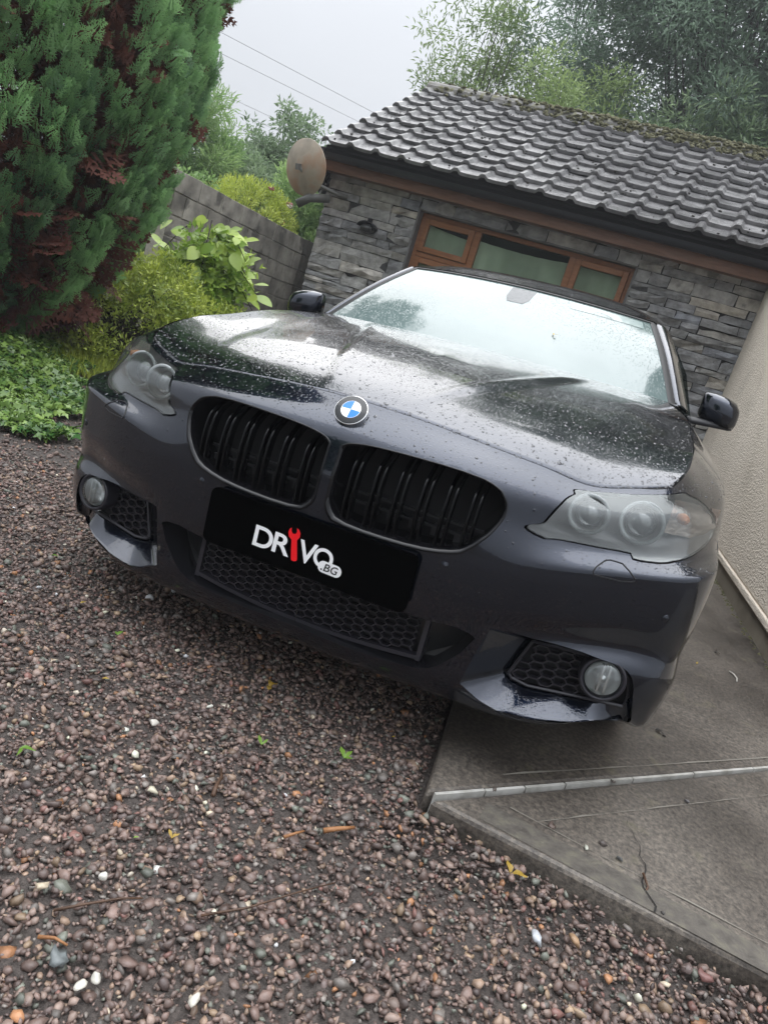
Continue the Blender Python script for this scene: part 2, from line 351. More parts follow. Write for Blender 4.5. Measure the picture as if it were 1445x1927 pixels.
mb=MB();quadwall(mb,(.022,.02),(-.33,5.04),.25,-.05,.203);quadwall(mb,(5.5,.0),(.022,.02),.25,-.05,.203);mb.build('plinth',M['plinth'],house)
mb=MB();quadwall(mb,(-.012,-.01),(-.364,5.045),.32,.160,.200);quadwall(mb,(5.5,-.032),(-.012,-.012),.32,.160,.200);mb.build('drip_edge',M['roughcast'],house,bevel=.008)
M['slate']=simple('dark_slate',(.05,.05,.055),.5)
mb=MB().add([(-.06,-.10,2.72),(5.6,-.10,2.72),(5.6,2.4,3.7),(-.30,2.4,3.7),(-.42,5.05,2.72),(5.6,5.05,2.72)],[(0,1,2,3),(3,2,5,4)]);
ro=mb.build('roof',M['slate'],house);md=ro.modifiers.new('s','SOLIDIFY');md.thickness=.12
M['moss']=mottled('moss',[(.3,(.060,.058,.030)),(.55,(.115,.110,.055)),(.75,(.18,.165,.105))],30,.95,.8,60,.01)
# a line of moss and grit in the joint between path and plinth
V=[];F=[]
for i in range(260):
    u=rng.uniform(0,1);x=1.66-.352*u-.02-abs(rng.normal(0,.014));y=1.14+5.05*u;s=rng.uniform(.004,.013)
    b0=len(V);V+=[(x-s,y-s,ZS),(x+s,y-s*.6,ZS),(x+s*.5,y+s,ZS),(x,y,ZS+s*.8)];F+=[(b0,b0+1,b0+3),(b0+1,b0+2,b0+3),(b0+2,b0,b0+3)]
mesh('moss_line',V,F,M['moss'],pav,kind='stuff')

# ================================================================== stone garage
gar=empty('garage',(0.3325,6.1410,0),-.0541,label='low stone-clad garage with brown window and dark tiled roof behind the car',cat='garage')
gar.location=Vector((math.sin(.0541)*6.15,math.cos(.0541)*6.15,0))      # local: x along the front, y into the building
S0,S1=-3.645,3.2; WX0,WX1,WZ0,WZ1=-2.515,-.176,.95,2.125
M['core']=mottled('mortar_core',[(.3,(.028,.028,.029)),(.7,(.06,.058,.056))],20,.9,.3)
M['dark_room']=simple('dark_room',(.01,.01,.01),.9)
mb=MB()
mb.box((S0+.01,.0,-.1),(WX0,.22,2.32));mb.box((WX1,.0,-.1),(S1,.22,2.32));mb.box((WX0,.0,-.1),(WX1,.22,WZ0));mb.box((WX0,.0,WZ1),(WX1,.22,2.32))
mb.box((S0+.01,.22,-.1),(S0+.2,4.3,2.32));mb.box((S1-.2,.22,-.1),(S1,4.3,2.32));mb.box((S0+.2,4.1,-.1),(S1-.2,4.3,2.32))
for s in (S0+.01,S1-.2): mb.add([(s,.0,2.32),(s,4.3,2.32),(s,2.15,3.62),(s+.19,.0,2.32),(s+.19,4.3,2.32),(s+.19,2.15,3.62)],[(0,2,1),(3,4,5),(0,1,4,3),(1,2,5,4),(2,0,3,5)])
mb.build('wall',M['core'],gar)
# stones: random courses, each a rough slab of its own
M['stone']=per_object('slate_stone',[(0,(.20,.20,.203)),(.35,(.27,.27,.265)),(.6,(.33,.315,.285)),(.8,(.23,.24,.262)),(1,(.42,.38,.315))],.62,9,.9,26,.016,.42,spots=(5.5,.66,(.16,.155,.14)))
def stone(x0,x1,z0,z1,proud):
    g=.0042;x0+=g;x1-=g;z0+=g*.8;z1-=g*.8
    nx=max(2,min(4,int((x1-x0)/.11)+1));nz=2
    V=[];F=[];rough=rng.uniform(.002,.012)
    tx=rng.uniform(-.010,.010);tz=rng.uniform(-.012,.012)
    for j in range(nz+1):
        for i in range(nx+1):
            u,v=i/nx,j/nz;x=x0+(x1-x0)*u;z=z0+(z1-z0)*v
            e=(i in(0,nx))or(j in(0,nz))
            x+=rng.normal(0,.0035) if e else rng.normal(0,.012);z+=rng.normal(0,.003) if e else rng.normal(0,.01)
            y=-proud+tx*(u-.5)*2+tz*(v-.5)*2+rng.normal(0,rough)+(.006 if e else 0)
            V.append((x,y,z))
    for j in range(nz):
        for i in range(nx):
            a=j*(nx+1)+i;F.append((a,a+1,a+nx+2,a+nx+1))
    ring=[i for i in range(nx+1)]+[(j)*(nx+1)+nx for j in range(1,nz+1)]+[nz*(nx+1)+i for i in range(nx-1,-1,-1)]+[j*(nx+1) for j in range(nz-1,0,-1)]
    b0=len(V);V+=[(V[i][0],.004,V[i][2]) for i in ring];n=len(ring)
    F+=[(ring[(k+1)%n],ring[k],b0+k,b0+(k+1)%n) for k in range(n)]
    mesh('stone',V,F,M['stone'],gar)
def fill(x0,x1,z0,z1):
    z=z1
    while z>z0+.01:
        hh=float(rng.choice([.06,.08,.10,.115,.135,.16],p=[.16,.24,.24,.18,.11,.07]))
        if z-hh<z0+.05: hh=z-z0
        x=x0-rng.uniform(0,.12)
        while x<x1-.01:
            ln=rng.uniform(.16,.32) if rng.random()<.35 else rng.uniform(.32,.62)
            xe=x+ln
            if x1-xe<.12: xe=x1
            a,b2=max(x,x0),min(xe,x1)
            if b2-a>.03:
                if hh>.115 and rng.random()<.35 and b2-a>.2:
                    k=rng.uniform(.4,.6);stone(a,b2,z-hh,z-hh*k,rng.uniform(.014,.034));stone(a,b2,z-hh*k,z,rng.uniform(.014,.034))
                else: stone(a,b2,z-hh,z,rng.uniform(.014,.034))
            x=xe
        z-=hh
fill(S0,WX0-.005,.05,2.30);fill(WX1+.005,1.10,.05,2.30);fill(WX0-.005,WX1+.005,WZ1+.004,2.30)
fill(WX0-.005,WX1+.005,.30,WZ0-.03)
# plastered reveal round the window
M['reveal']=mottled('reveal_render',[(.3,(.10,.098,.095)),(.7,(.17,.165,.16))],6,.8,.3,50)
mb=MB();mb.box((WX0-.012,-.018,WZ0),(WX0+.012,.10,WZ1+.01));mb.box((WX1-.012,-.018,WZ0),(WX1+.012,.10,WZ1+.01));mb.box((WX0+.012,-.018,WZ1-.008),(WX1-.012,.10,WZ1+.012))
mb.build('window_reveal',M['reveal'],gar,bevel=.006)
# window: frame > casements, mullions; panes; blind behind
def wood(name,c0,c1):
    m_,nt,b,l=nodes(name);setp(b,rough=.42,spec=.4);t=N(nt,'ShaderNodeTexCoord');mp=N(nt,'ShaderNodeMapping');mp.inputs['Scale'].default_value=(3,3,22);l(t.outputs['Object'],mp.inputs[0])
    ns=noise(nt,2.2,6,.6,vec=mp.outputs[0]);l(ramp(nt,ns.outputs['Fac'],[(.3,c0),(.7,c1)]).outputs[0],b.inputs['Base Color']);bump(nt,b,ns.outputs['Fac'],.15,.003);return m_
M['wood']=wood('brown_window_frame',(.23,.095,.042),(.34,.15,.068))
M['fascia']=wood('brown_fascia',(.13,.062,.036),(.20,.10,.06))
win=MB();yf=.085
def fr(mb,x0,x1,z0,z1,wd,y0,y1):
    mb.box((x0,y0,z0),(x0+wd,y1,z1));mb.box((x1-wd,y0,z0),(x1,y1,z1));mb.box((x0+wd,y0,z0),(x1-wd,y1,z0+wd));mb.box((x0+wd,y0,z1-wd),(x1-wd,y1,z1))
fr(win,WX0+.012,WX1-.012,WZ0,WZ1-.008,.045,yf,yf+.07)
MU=(-1.845,-.812)
for x in MU: win.box((x-.035,yf,WZ0+.045),(x+.035,yf+.07,WZ1-.053))
for x0,x1 in ((WX0+.057,MU[0]-.035),(MU[1]+.035,WX1-.057)): win.box((x0,yf,1.675),(x1,yf+.07,1.725))
wn=win.build('window',M['wood'],gar,bevel=.006)
M['pane']=screen('window_pane',(.86,.90,.87),(.03,.04,.036),.14)
def casement(x0,x1,z0,z1):
    mb=MB();fr(mb,x0,x1,z0,z1,.058,yf-.018,yf+.04);mb.build('casement',M['wood'],wn,bevel=.006)
    MB().box((x0+.058,yf+.015,z0+.058),(x1-.058,yf+.021,z1-.058)).build('pane',M['pane'],wn)
casement(WX0+.059,MU[0]-.037,1.729,WZ1-.055);casement(MU[1]+.037,WX1-.059,1.729,WZ1-.055)
casement(WX0+.059,MU[0]-.037,WZ0+.047,1.671);casement(MU[1]+.037,WX1-.059,WZ0+.047,1.671)
MB().box((MU[0]+.036,yf+.015,WZ0+.046),(MU[1]-.036,yf+.021,WZ1-.054)).build('pane',M['pane'],wn)
M['curtain']=mottled('pale_green_curtain',[(.3,(.62,.69,.55)),(.7,(.76,.82,.68))],3,.9,.2,30)
mb=MB();V=[];F=[];nx=70
for i in range(nx+1):
    x=WX0+.02+(WX1-WX0-.04)*i/nx
    for j in range(9):
        f=j/8;top=2.06-.11*max(0,math.sin((x+2.4)*1.9))-.02
        if MU[0]<x<MU[1]: top+=.03-.02*(x-MU[0])
        V.append((x,.135+.010*math.sin(x*37+1.4*f)+.004*math.sin(x*91),1.28+.03*math.sin(x*3)+ (top-1.28)*f))
F=[(i*9+j,(i+1)*9+j,(i+1)*9+j+1,i*9+j+1) for i in range(nx) for j in range(8)]
mesh('curtain',V,F,M['curtain'],gar,True)
MB().box((WX0-.2,.55,WZ0-.2),(WX1+.2,.6,2.3)).build('dark_interior',M['dark_room'],gar)
# eaves
mb=MB();mb.box((S0-.05,-.205,2.248),(S1,-.18,2.42));mb.build('fascia_board',M['fascia'],gar)
MB().box((S0-.03,-.18,2.252),(S1,.0,2.268)).build('soffit',M['fascia'],gar)
mb=MB();mb.box((S0-.03,-.215,2.42),(S1,.05,2.49));mb.build('eaves_batten',M['void'],gar)
M['gutter']=simple('black_gutter',(.014,.015,.019),.32,bs=.1,bscale=30)
prof=[];
for k in range(13):
    a=math.pi+math.pi*k/12;prof.append((-.262+.056*math.cos(a),2.400+.060*math.sin(a)))
outer=prof+[(y*.94+(-.262)*.06,z) for y,z in prof[::-1]]
mb=MB();mb.loft([[(s,y,z) for y,z in outer] for s in (S0-.055,S1)]);mb.add([(S0-.055,y,z) for y,z in prof],[tuple(range(13))]);mb.build('gutter',M['gutter'],gar,True).modifiers.new('e','EDGE_SPLIT')
for s in (-1.9,.40,-3.2,1.25):
    MB().loft([[(s+d,-.262+(y+.262)*1.09,2.40+(z-2.40)*1.09) for y,z in prof] for d in (-.02,.02)],False).build('gutter_bracket',M['gutter'],gar)
mb=MB();mb.add([(S0-.075,-.20,2.46),(S0-.075,-.20,2.24),(S0-.075,-.02,2.02),(S0-.075,.16,2.05),(S0-.075,.16,2.52)],[(0,1,2,3,4)]);
eo=mb.build('box_end',M['gutter'],gar);md=eo.modifiers.new('s','SOLIDIFY');md.thickness=.05;md.offset=0
# roof: every tile its own object
PIT=R(30.2);EY,EZ=-.275,2.465;GA=.272;NR,NC=10,20;TW=.300
ct,st_=math.cos(PIT),math.sin(PIT)
M['tile']=per_object('roof_tile',[(0,(.098,.095,.097)),(.5,(.15,.147,.148)),(1,(.215,.21,.21))],.24,7,.5,60,.006,.48,spots=(24,.665,(.030,.027,.022)),detail=6)
def tile_mesh():
    # across: x; along the slope: y; up: z.  flat pan with a trapezoid roll at the left edge
    pr=[(-.022,.004),(.012,.034),(.050,.036),(.082,.006),(.150,.002),(.215,.002),(.281,.004)]
    th=.032;Lt=GA+.055;V=[];F=[];n=len(pr)
    for y in (0,Lt*.5,Lt):
        for x,z in pr: V.append((x,y,z+th))
        for x,z in pr: V.append((x,y,z))
    w2=2*n
    for k in range(2):
        o=k*w2
        for i in range(n-1):
            F.append((o+i,o+i+1,o+w2+i+1,o+w2+i));F.append((o+n+i+1,o+n+i,o+w2+n+i,o+w2+n+i+1))
        F.append((o+n,o,o+w2,o+w2+n));F.append((o+n-1,o+2*n-1,o+w2+2*n-1,o+w2+n-1))
    for i in range(n-1): F.append((n+i,n+i+1,i+1,i))
    me=bpy.data.meshes.new('roof_tile');me.from_pydata(V,[],F);me.materials.append(M['tile']);me.update();return me
tm=tile_mesh()
lay=math.atan2(.050,GA)        # each tile lies on the one below
for r_ in range(NR):
    for c_ in range(NC):
        o=bpy.data.objects.new('roof_tile',tm);link(o,gar)
        y=r_*GA;x=S0-.045+c_*TW+rng.normal(0,.0025)
        o.location=(x,EY+y*ct,EZ+y*st_+.022)
        o.rotation_euler=(PIT-lay*.78+rng.normal(0,.011),rng.normal(0,.010),rng.normal(0,.008))
RS=NR*GA+.03
MB().add([(S0-.03,EY+.02,EZ-.02),(S1,EY+.02,EZ-.02),(S1,EY+RS*ct,EZ-.02+RS*st_),(S0-.03,EY+RS*ct,EZ-.02+RS*st_),(S1,EY+2*RS*ct,EZ-.02),(S0-.03,EY+2*RS*ct,EZ-.02)],[(0,1,2,3),(3,2,4,5)]).build('roof_deck',M['void'],gar)
RY,RZ=EY+RS*ct,EZ+RS*st_
M['ridge']=per_object('ridge_tile',[(0,(.10,.095,.085)),(1,(.17,.16,.145))],.6,10,.6,40,.008,.4,spots=(9,.52,(.11,.105,.035)))
x=S0-.09
while x<2.2:
    prof=[(RY+.135*math.cos(math.pi*k/8),RZ-.025+.125*math.sin(math.pi*k/8)) for k in range(9)]
    ins=[(RY+(y-RY)*.86,z-.016) for y,z in prof[::-1]]
    mb=MB().loft([[(x+.006,y,z+rng.normal(0,.001)) for y,z in prof+ins],[(x+.440,y,z+rng.normal(0,.001)) for y,z in prof+ins]]);n=18
    mb.F+= [tuple(range(n)),tuple(range(n,2*n))[::-1]]
    mb.build('ridge_tile',M['ridge'],gar,False);x+=.446
# moss cushions along the ridge and down on the upper courses
def ico(sub=1):
    bm=bmesh.new();bmesh.ops.create_icosphere(bm,subdivisions=sub,radius=1);V=np.array([v.co[:] for v in bm.verts]);F=np.array([[v.index for v in f.verts] for f in bm.faces]);bm.free();return V,F
IV,IF=ico(1);IV2,IF2=ico(2)
def blobs(P,S,zs,sub=1,jit=.25):
    V0,F0=(IV,IF) if sub==1 else (IV2,IF2);n=len(P);k=len(V0)
    V=V0[None]*(1+rng.normal(0,jit,(n,k,1)))*np.asarray(S)[:,None,None]*np.array([1,1,zs])+np.asarray(P)[:,None]
    F=F0[None]+(np.arange(n)*k)[:,None,None];return V.reshape(-1,3),F.reshape(-1,3)
P=[];Sz=[]
for i in range(2300):
    x=rng.uniform(S0,2.0);dens=min(1,max(.10,(x+3.0)/2.6))
    if rng.random()>dens: continue
    if rng.random()<.60:
        a=rng.uniform(.30,.95)*math.pi;P.append((x,RY+.135*math.cos(a),RZ-.025+.13*math.sin(a)));Sz.append(rng.uniform(.016,.042))
    else:
        d=abs(rng.normal(0,.09))+.12;P.append((x,RY-d*ct,RZ-d*st_+.065));Sz.append(rng.uniform(.010,.034))
V,F=blobs(P,Sz,.6);np_mesh('moss',V,F,M['moss'],gar,kind='stuff')
P=[];Sz=[]
for i in range(420):
    x=rng.uniform(S0,1.6);s=rng.uniform(.02,RS-.1);P.append((x,EY+s*ct,EZ+s*st_+.058));Sz.append(rng.uniform(.006,.018))
V,F=blobs(P,Sz,.5);np_mesh('roof_debris',V,F,simple('leaf_debris',(.022,.019,.014),.9),gar,kind='stuff')
# bare twigs caught at the right of the roof
mb=MB()
for i in range(26):
    p=Vector((.93+rng.normal(0,.10),EY+.95*ct+rng.normal(0,.08),EZ+.95*st_+.09));q_=p+Vector((rng.normal(.05,.14),rng.normal(0,.1),abs(rng.normal(.05,.07))));mb.tube([p,(p+q_)/2+Vector((0,0,.02)),q_],[.004,.003,.0015],4)
tw=mb.build('twigs',simple('grey_twig',(.07,.062,.05),.8));tw.matrix_world=Matrix.Translation(gar.location)@Matrix.Rotation(-.0541,4,'Z');tag(tw,'tangle of bare grey twigs caught on the right of the tiled roof','twigs')

# wall lamp
GM=Matrix.Translation(gar.location)@Matrix.Rotation(-.0541,4,'Z')
def onwall(o,x,y,z): o.matrix_world=GM@Matrix.Translation((x,y,z))
lamp=empty('wall_lamp',label='small black oval bulkhead lamp on the stone beside the window',cat='lamp');onwall(lamp,-3.02,-.03,1.80)
mb=MB();mb.lathe([(.0,0),(.085,0),(.088,.02),(.080,.035)],28,Matrix.Diagonal((1.12,.70,1,1))@Matrix.Identity(4));
for v in range(len(mb.V)): x,y,z=mb.V[v];mb.V[v]=(x,-z,y)
mb.build('base',M['black_plastic'],lamp,True)
mb=MB();mb.lathe([(.078,.033),(.074,.060),(.055,.085),(.0,.095)],28,Matrix.Diagonal((1.08,.60,1,1)))
for v in range(len(mb.V)): x,y,z=mb.V[v];mb.V[v]=(x,-z,y-.006)
mb.build('glass',simple('lamp_glass',(.045,.047,.045),.3),lamp,True)
mb=MB();mb.loft([[(1.16*(.088+o)*math.cos(a),-yy,.70*(.088+o)*math.sin(a)) for a in [math.pi*k/14 for k in range(15)]] for yy,o in ((.0,.004),(.105,.004),(.110,-.004))],False);ho=mb.build('hood',M['black_plastic'],lamp,True);md=ho.modifiers.new('s','SOLIDIFY');md.thickness=.006
mb=MB();mb.box((-.022,-.05,.060),(.022,-.005,.105));mb.tube([(0,-.05,.085),(0,-.065,.085)],.014,10);mb.build('sensor',M['black_plastic'],lamp,bevel=.006)
mb=MB();[mb.tube([(sx*.05,-.098,-.05),(sx*.05,-.102,.02)],.004,6) for sx in (-1,1)];mb.build('guard',M['black_plastic'],lamp)

# satellite dish on the gable end
M['dish']=mottled('weathered_dish',[(.30,(.27,.235,.18)),(.5,(.40,.335,.26)),(.68,(.40,.25,.16))],5,.55,.1,40)
dish=empty('satellite_dish',label='weathered grey satellite dish on the gable end of the garage',cat='satellite dish')
dish.location=(-3.45,5.98,2.19)
DM=frame((.85,-.38,.22),(.22,.0,1),(0,0,0))     # bowl opens to the right, its rusty back to the left
DM=frame((.27,.93,.22),(0,0,1),(0,0,0))
mb=MB();prof=[(.33*k/10,.085*(k/10)**2-.085) for k in range(11)]+[(.338,.004)]
mb.lathe(prof,40,DM@Matrix.Diagonal((.84,.86,1,1)));do=mb.build('reflector',M['dish'],dish,True);md=do.modifiers.new('s','SOLIDIFY');md.thickness=.006
M['galv']=simple('galvanised_steel',(.20,.20,.185),.5,.5)
b=DM@Vector((0,0,-.085))
mb=MB();mb.tube([b,b+Vector((.10,.06,-.10)),(.30,.24,-.14),(.42,.30,-.14)],.022,10);mb.build('bracket',M['galv'],dish,True)
mb=MB();mb.box((-.03,-.02,-.05),(.03,.02,.05),Matrix.Translation(b)@DM.to_3x3().to_4x4());mb.build('clamp',M['galv'],dish)
mb=MB();mb.tube([(.02,-.03,-.38),(.12,.02,-.28),(.28,.16,-.22)],.045,12);mb.build('mount_cover',simple('mount_grey',(.09,.09,.08),.5),dish,True)
mb=MB();mb.tube([DM@Vector((-.36,0,0)),DM@Vector((-.30,0,.22)),DM@Vector((-.10,0,.38))],.011,8);mb.build('feed_arm',M['galv'],dish)
mb=MB();mb.tube([DM@Vector((-.12,0,.34)),DM@Vector((-.06,0,.42))],.03,12);mb.build('receiver',M['black_plastic'],dish)

# ================================================================== concrete block wall
bw=empty('block_wall',(-4.45,5.18,0),0,label='tall grey concrete block boundary wall running back to the garage',cat='wall')
bw.rotation_euler=(-.048,0,0)
M['block']=per_object('concrete_block',[(0,(.24,.222,.19)),(.5,(.30,.28,.24)),(1,(.37,.345,.295))],.85,4,.6,50,.006,.5,spots=(2.6,.57,(.12,.112,.097)))
M['mortar']=mottled('mortar',[(.3,(.34,.315,.27)),(.7,(.50,.47,.40))],25,.9,.3,60)
nb=8;CH=.2235;top=1.765
mb=MB();mb.box((-.19,0.005,-.3),(-.012,4.2,top-.012));mb.build('mortar_core',M['mortar'],bw)
def block(y0,y1,z0,z1,proud=0.0):
    g=.007;j=lambda:rng.normal(0,.003);x1=proud+rng.normal(0,.002);x0=-.2
    V=[(x0,y0+g,z0+g),(x1,y0+g+j(),z0+g+j()),(x1,y1-g+j(),z0+g+j()),(x0,y1-g,z0+g),(x0,y0+g,z1-g),(x1,y0+g+j(),z1-g+j()),(x1,y1-g+j(),z1-g+j()),(x0,y1-g,z1-g)]
    MB().add(V,[(0,3,2,1),(4,5,6,7),(0,1,5,4),(1,2,6,5),(2,3,7,6),(3,0,4,7)]).build('block',M['block'],bw,bevel=.004)
for c_ in range(nb):
    z1=top-c_*CH;y=-.46 if c_==0 else 0.0
    first=True
    while y<4.2:
        ln=.45 if not(first and c_%2) else .225
        first=False
        block(y,min(y+ln,4.2),z1-CH,z1);y+=ln
M['pier']=per_object('pier_block',[(0,(.045,.04,.033)),(1,(.08,.073,.06))],.85,5,.5,50,.006,.4)
for c_ in range(nb): 
    z1=top-c_*CH;MB().box((-.19,3.14,z1-CH+.005),(.065,3.44,z1-.005)).build('pier_block',M['pier'],bw,bevel=.005)

# ================================================================== overhead wires
M['wire']=simple('wire',(.12,.12,.125),.6)
WL=[((-16.326,23.142,7.999),(-13.669,29.229,8.261),'highest overhead wire crossing the pale sky'),((-16.645,22.921,7.431),(-16.225,27.916,7.988),'second highest overhead wire crossing the pale sky'),
 ((-16.838,22.785,6.26),(-17.523,27.139,6.8),'middle overhead wire running down behind the small tree'),((-17.018,22.655,5.919),(-17.594,27.094,6.425),'fourth overhead wire just below the middle one'),
 ((-16.367,23.114,5.548),(-17.866,26.92,5.946),'lowest and faintest overhead wire low in the sky')]
for a_,b2,lb in WL:
    a_,b2=Vector(a_),Vector(b2);d=b2-a_;mb=MB();mb.tube([a_-d*1.5,a_,b2,b2+d*2.5],.009,5)
    tag(mb.build('overhead_wire',M['wire']),lb,'wire','overhead wires')

# ================================================================== vegetation
def unit(v): return v/np.maximum(np.linalg.norm(v,axis=1,keepdims=True),1e-9)
def leaves(P,D,Nn,Ln,Wd,tint,fold=.25,droop=0.0):
    """folded diamond leaves: base P, pointing D, face normal Nn"""
    n=len(P);D=unit(D);S=unit(np.cross(D,Nn));U=np.cross(S,D)
    Ln=np.broadcast_to(Ln,(n,))[:,None];Wd=np.broadcast_to(Wd,(n,))[:,None]
    mid=P+D*Ln*.45;l=mid+S*Wd*.5+U*Wd*fold*.5;r_=mid-S*Wd*.5+U*Wd*fold*.5;t=P+D*Ln-U*Ln*droop
    V=np.stack([P,l,t,r_],1).reshape(-1,3);b=(np.arange(n)*4)[:,None]
    F=np.concatenate([b+np.array([[0,1,2]]),b+np.array([[0,2,3]])],0)
    return V,F,np.repeat(tint,4)
def sphere_dirs(n): return unit(rng.normal(size=(n,3)))
def crown(name,clumps,per,spread,Ln,Wd,mat,parent,flat=.5,up=.2,tint=(.2,.9),droop=.1,outward=None):
    """clumps (k,3): leaf clusters; leaves point out from their own cluster"""
    k=len(clumps);C=np.repeat(clumps,per,0);n=len(C);sp=np.asarray(spread)
    d=sphere_dirs(n);r_=rng.random(n)**.5
    P=C+d*r_[:,None]*sp
    D=unit(d+rng.normal(0,.5,(n,3))+np.array([0,0,up]));Nn=unit(d*flat+np.array([0,0,1.0])+rng.normal(0,.45,(n,3)))
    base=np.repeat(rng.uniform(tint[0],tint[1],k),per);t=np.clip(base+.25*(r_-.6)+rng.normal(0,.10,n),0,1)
    V,F,T=leaves(P,D,Nn,Ln*rng.uniform(.7,1.25,n),Wd*rng.uniform(.7,1.2,n),t,droop=droop)
    return np_mesh(name,V,F,mat,parent,tint=T)
def branchwork(name,base,clumps,mat,parent,r0,count,n=6,wob=.12,root_h=.4):
    mb=MB();base=Vector(base);idx=rng.choice(len(clumps),min(count,len(clumps)),replace=False);zt=max(c[2] for c in clumps)
    for i in idx:
        c=Vector(clumps[i]);s=base+Vector((0,0,(c.z-base.z)*rng.uniform(.15,root_h)));pts=[s]
        for k in range(1,5): f=k/4;pts.append(s.lerp(c,f)+Vector(rng.normal(0,wob,3))*(1-f)*1.0+Vector((0,0,wob*math.sin(f*3.1))))
        mb.tube(pts,[r0*(1-.20*k)*.5 for k in range(5)],n)
    return mb.build(name,mat,parent,True)
def trunk(base,top,r0,r1,mat,parent,n=10,wob=.05):
    a,b=Vector(base),Vector(top);pts=[a.lerp(b,i/7)+Vector(rng.normal(0,wob,3))*(0 if i==0 else 1) for i in range(8)]
    return MB().tube(pts,[r0+(r1-r0)*i/7 for i in range(8)],n).build('trunk',mat,parent,True)
M['bark']=mottled('bark',[(.3,(.030,.025,.020)),(.7,(.075,.064,.05))],18,.9,.8,40,.02)
M['bark_grey']=mottled('grey_bark',[(.3,(.05,.047,.042)),(.7,(.11,.10,.09))],18,.9,.6,40,.02)
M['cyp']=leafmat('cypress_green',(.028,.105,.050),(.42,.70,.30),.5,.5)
M['cypd']=leafmat('cypress_brown',(.045,.016,.012),(.30,.10,.065),.7,.3)
M['azalea']=leafmat('azalea_leaf',(.15,.23,.035),(.62,.70,.13),.42,.3)
M['climber']=leafmat('climber_leaf',(.19,.33,.05),(.56,.70,.15),.32,.4)
M['ivy']=leafmat('ivy_leaf',(.045,.12,.03),(.27,.40,.09),.27,.25)
M['far_dark']=leafmat('evergreen_leaf',(.115,.175,.125),(.27,.38,.26),.5,.35)
M['far_mid']=leafmat('olive_leaf',(.13,.20,.065),(.36,.47,.19),.5,.4)
M['far_light']=leafmat('willow_leaf',(.15,.28,.09),(.40,.56,.22),.45,.45)
M['far_grey']=leafmat('grey_green_leaf',(.14,.215,.115),(.33,.43,.24),.5,.4)
M['dead_stem']=leafmat('dead_stem',(.060,.042,.035),(.15,.105,.085),.8,.2)

# ---- the big cypress on the left: flat ferny sprays over billowing lobes
cyp=empty('cypress_tree',(-4.06,2.4,0),0,label='large dark green cypress with brown dead patches overhanging the drive',cat='tree')
Zk=[0,.13,.32,.59,.89,1.24,1.66,2.04,2.4,2.77,3.6,5,6.6,8.2];Rk=[.30,.58,.80,1.00,1.13,1.26,1.37,1.43,1.46,1.50,1.52,1.30,.8,.12]
def spray_template(seed):
    g=np.random.default_rng(seed);V=[];F=[];T=[]
    def blade(p,d,s,wd,ln,t0,t1):
        b0=len(V);m_=p+d*ln*.30;V.extend([m_+s*wd,p+d*ln,m_-s*wd]);F.append((b0,b0+1,b0+2));T.extend([t0,t1,t0])
    ax=np.array([1.,0,0]);sd=np.array([0,1.,0]);
    blade(np.zeros(3),ax,sd,.030,1.0,.1,.9)
    for i in range(7):
        f=.10+.86*i/7
        for s in (-1,1):
            ang=(.85-.35*f)*s+g.normal(0,.10);d=np.array([math.cos(ang),math.sin(ang),g.normal(-.10,.12)]);d/=np.linalg.norm(d);ln=(.50*(1-f)**.8+.10)*g.uniform(.8,1.15)
            p=np.array([f,0,-.10*f*f]);nrm=np.array([-d[1],d[0],0])
            blade(p,d,nrm,.034,ln,.15+.4*f,.55+.45*f)
            for k in range(2):
                for s2 in (-1,1):
                    a2=ang+s2*.75;d2=np.array([math.cos(a2),math.sin(a2),g.normal(-.05,.15)]);q_=p+d*ln*(.30+.32*k)
                    blade(q_,d2/np.linalg.norm(d2),np.array([-d2[1],d2[0],0]),.027,ln*(.42-.09*k),.3+.3*f,.65+.35*f)
    return np.array(V),np.array(F),np.array(T)
TPL=[spray_template(s) for s in range(4)]
def sprays(name,P,A,Nn,S,tint,mat,parent,dark=.6):
    A=unit(A);B=unit(np.cross(Nn,A));Cc=np.cross(A,B);Vs=[];Fs=[];Ts=[];off=0;pick=rng.integers(0,4,len(P))
    for k in range(4):
        m_=np.where(pick==k)[0]
        if not len(m_): continue
        V0,F0,T0=TPL[k];X=P[m_][:,None]+S[m_][:,None,None]*(V0[None,:,0:1]*A[m_][:,None]+V0[None,:,1:2]*B[m_][:,None]+V0[None,:,2:3]*Cc[m_][:,None])
        n=len(V0);Vs.append(X.reshape(-1,3));Fs.append((F0[None]+(np.arange(len(m_))*n)[:,None,None]+off).reshape(-1,3));off+=n*len(m_)
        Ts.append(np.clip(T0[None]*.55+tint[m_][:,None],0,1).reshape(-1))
    return np_mesh(name,np.concatenate(Vs),np.concatenate(Fs),mat,parent,tint=np.concatenate(Ts))
nl=230
la=rng.uniform(-math.pi,math.pi,nl);lz=rng.uniform(.1,7.2,nl)**1.0;lw=rng.uniform(.15,.30,nl);lh=rng.uniform(.30,.62,nl);lt=rng.uniform(-.05,.30,nl)
brown_c=[(.15,1.42,.13,.45),(.02,1.1,.16,.5),(.44,2.22,.15,.45),(.57,2.05,.09,.30),(.45,1.02,.04,.16),(.30,1.0,.05,.15),(.30,.52,.16,.18),(.02,2.3,.1,.4)]  # (angle off the camera side, z, half angle, half height)
va=math.atan2(CAM.y-2.4,CAM.x+4.06)
def lobes(a,z):
    rad=np.interp(z,Zk,Rk);da=(a[:,None]-la[None]+math.pi)%(2*math.pi)-math.pi
    u=da*rad[:,None]/lw[None];v=(z[:,None]-lz[None])/lh[None];q_=np.clip(1-u*u-np.where(v>0,v*v,v*v*.55),0,None)**.5
    k=q_.argmax(1);return q_.max(1),k,rad,u[np.arange(len(a)),k]
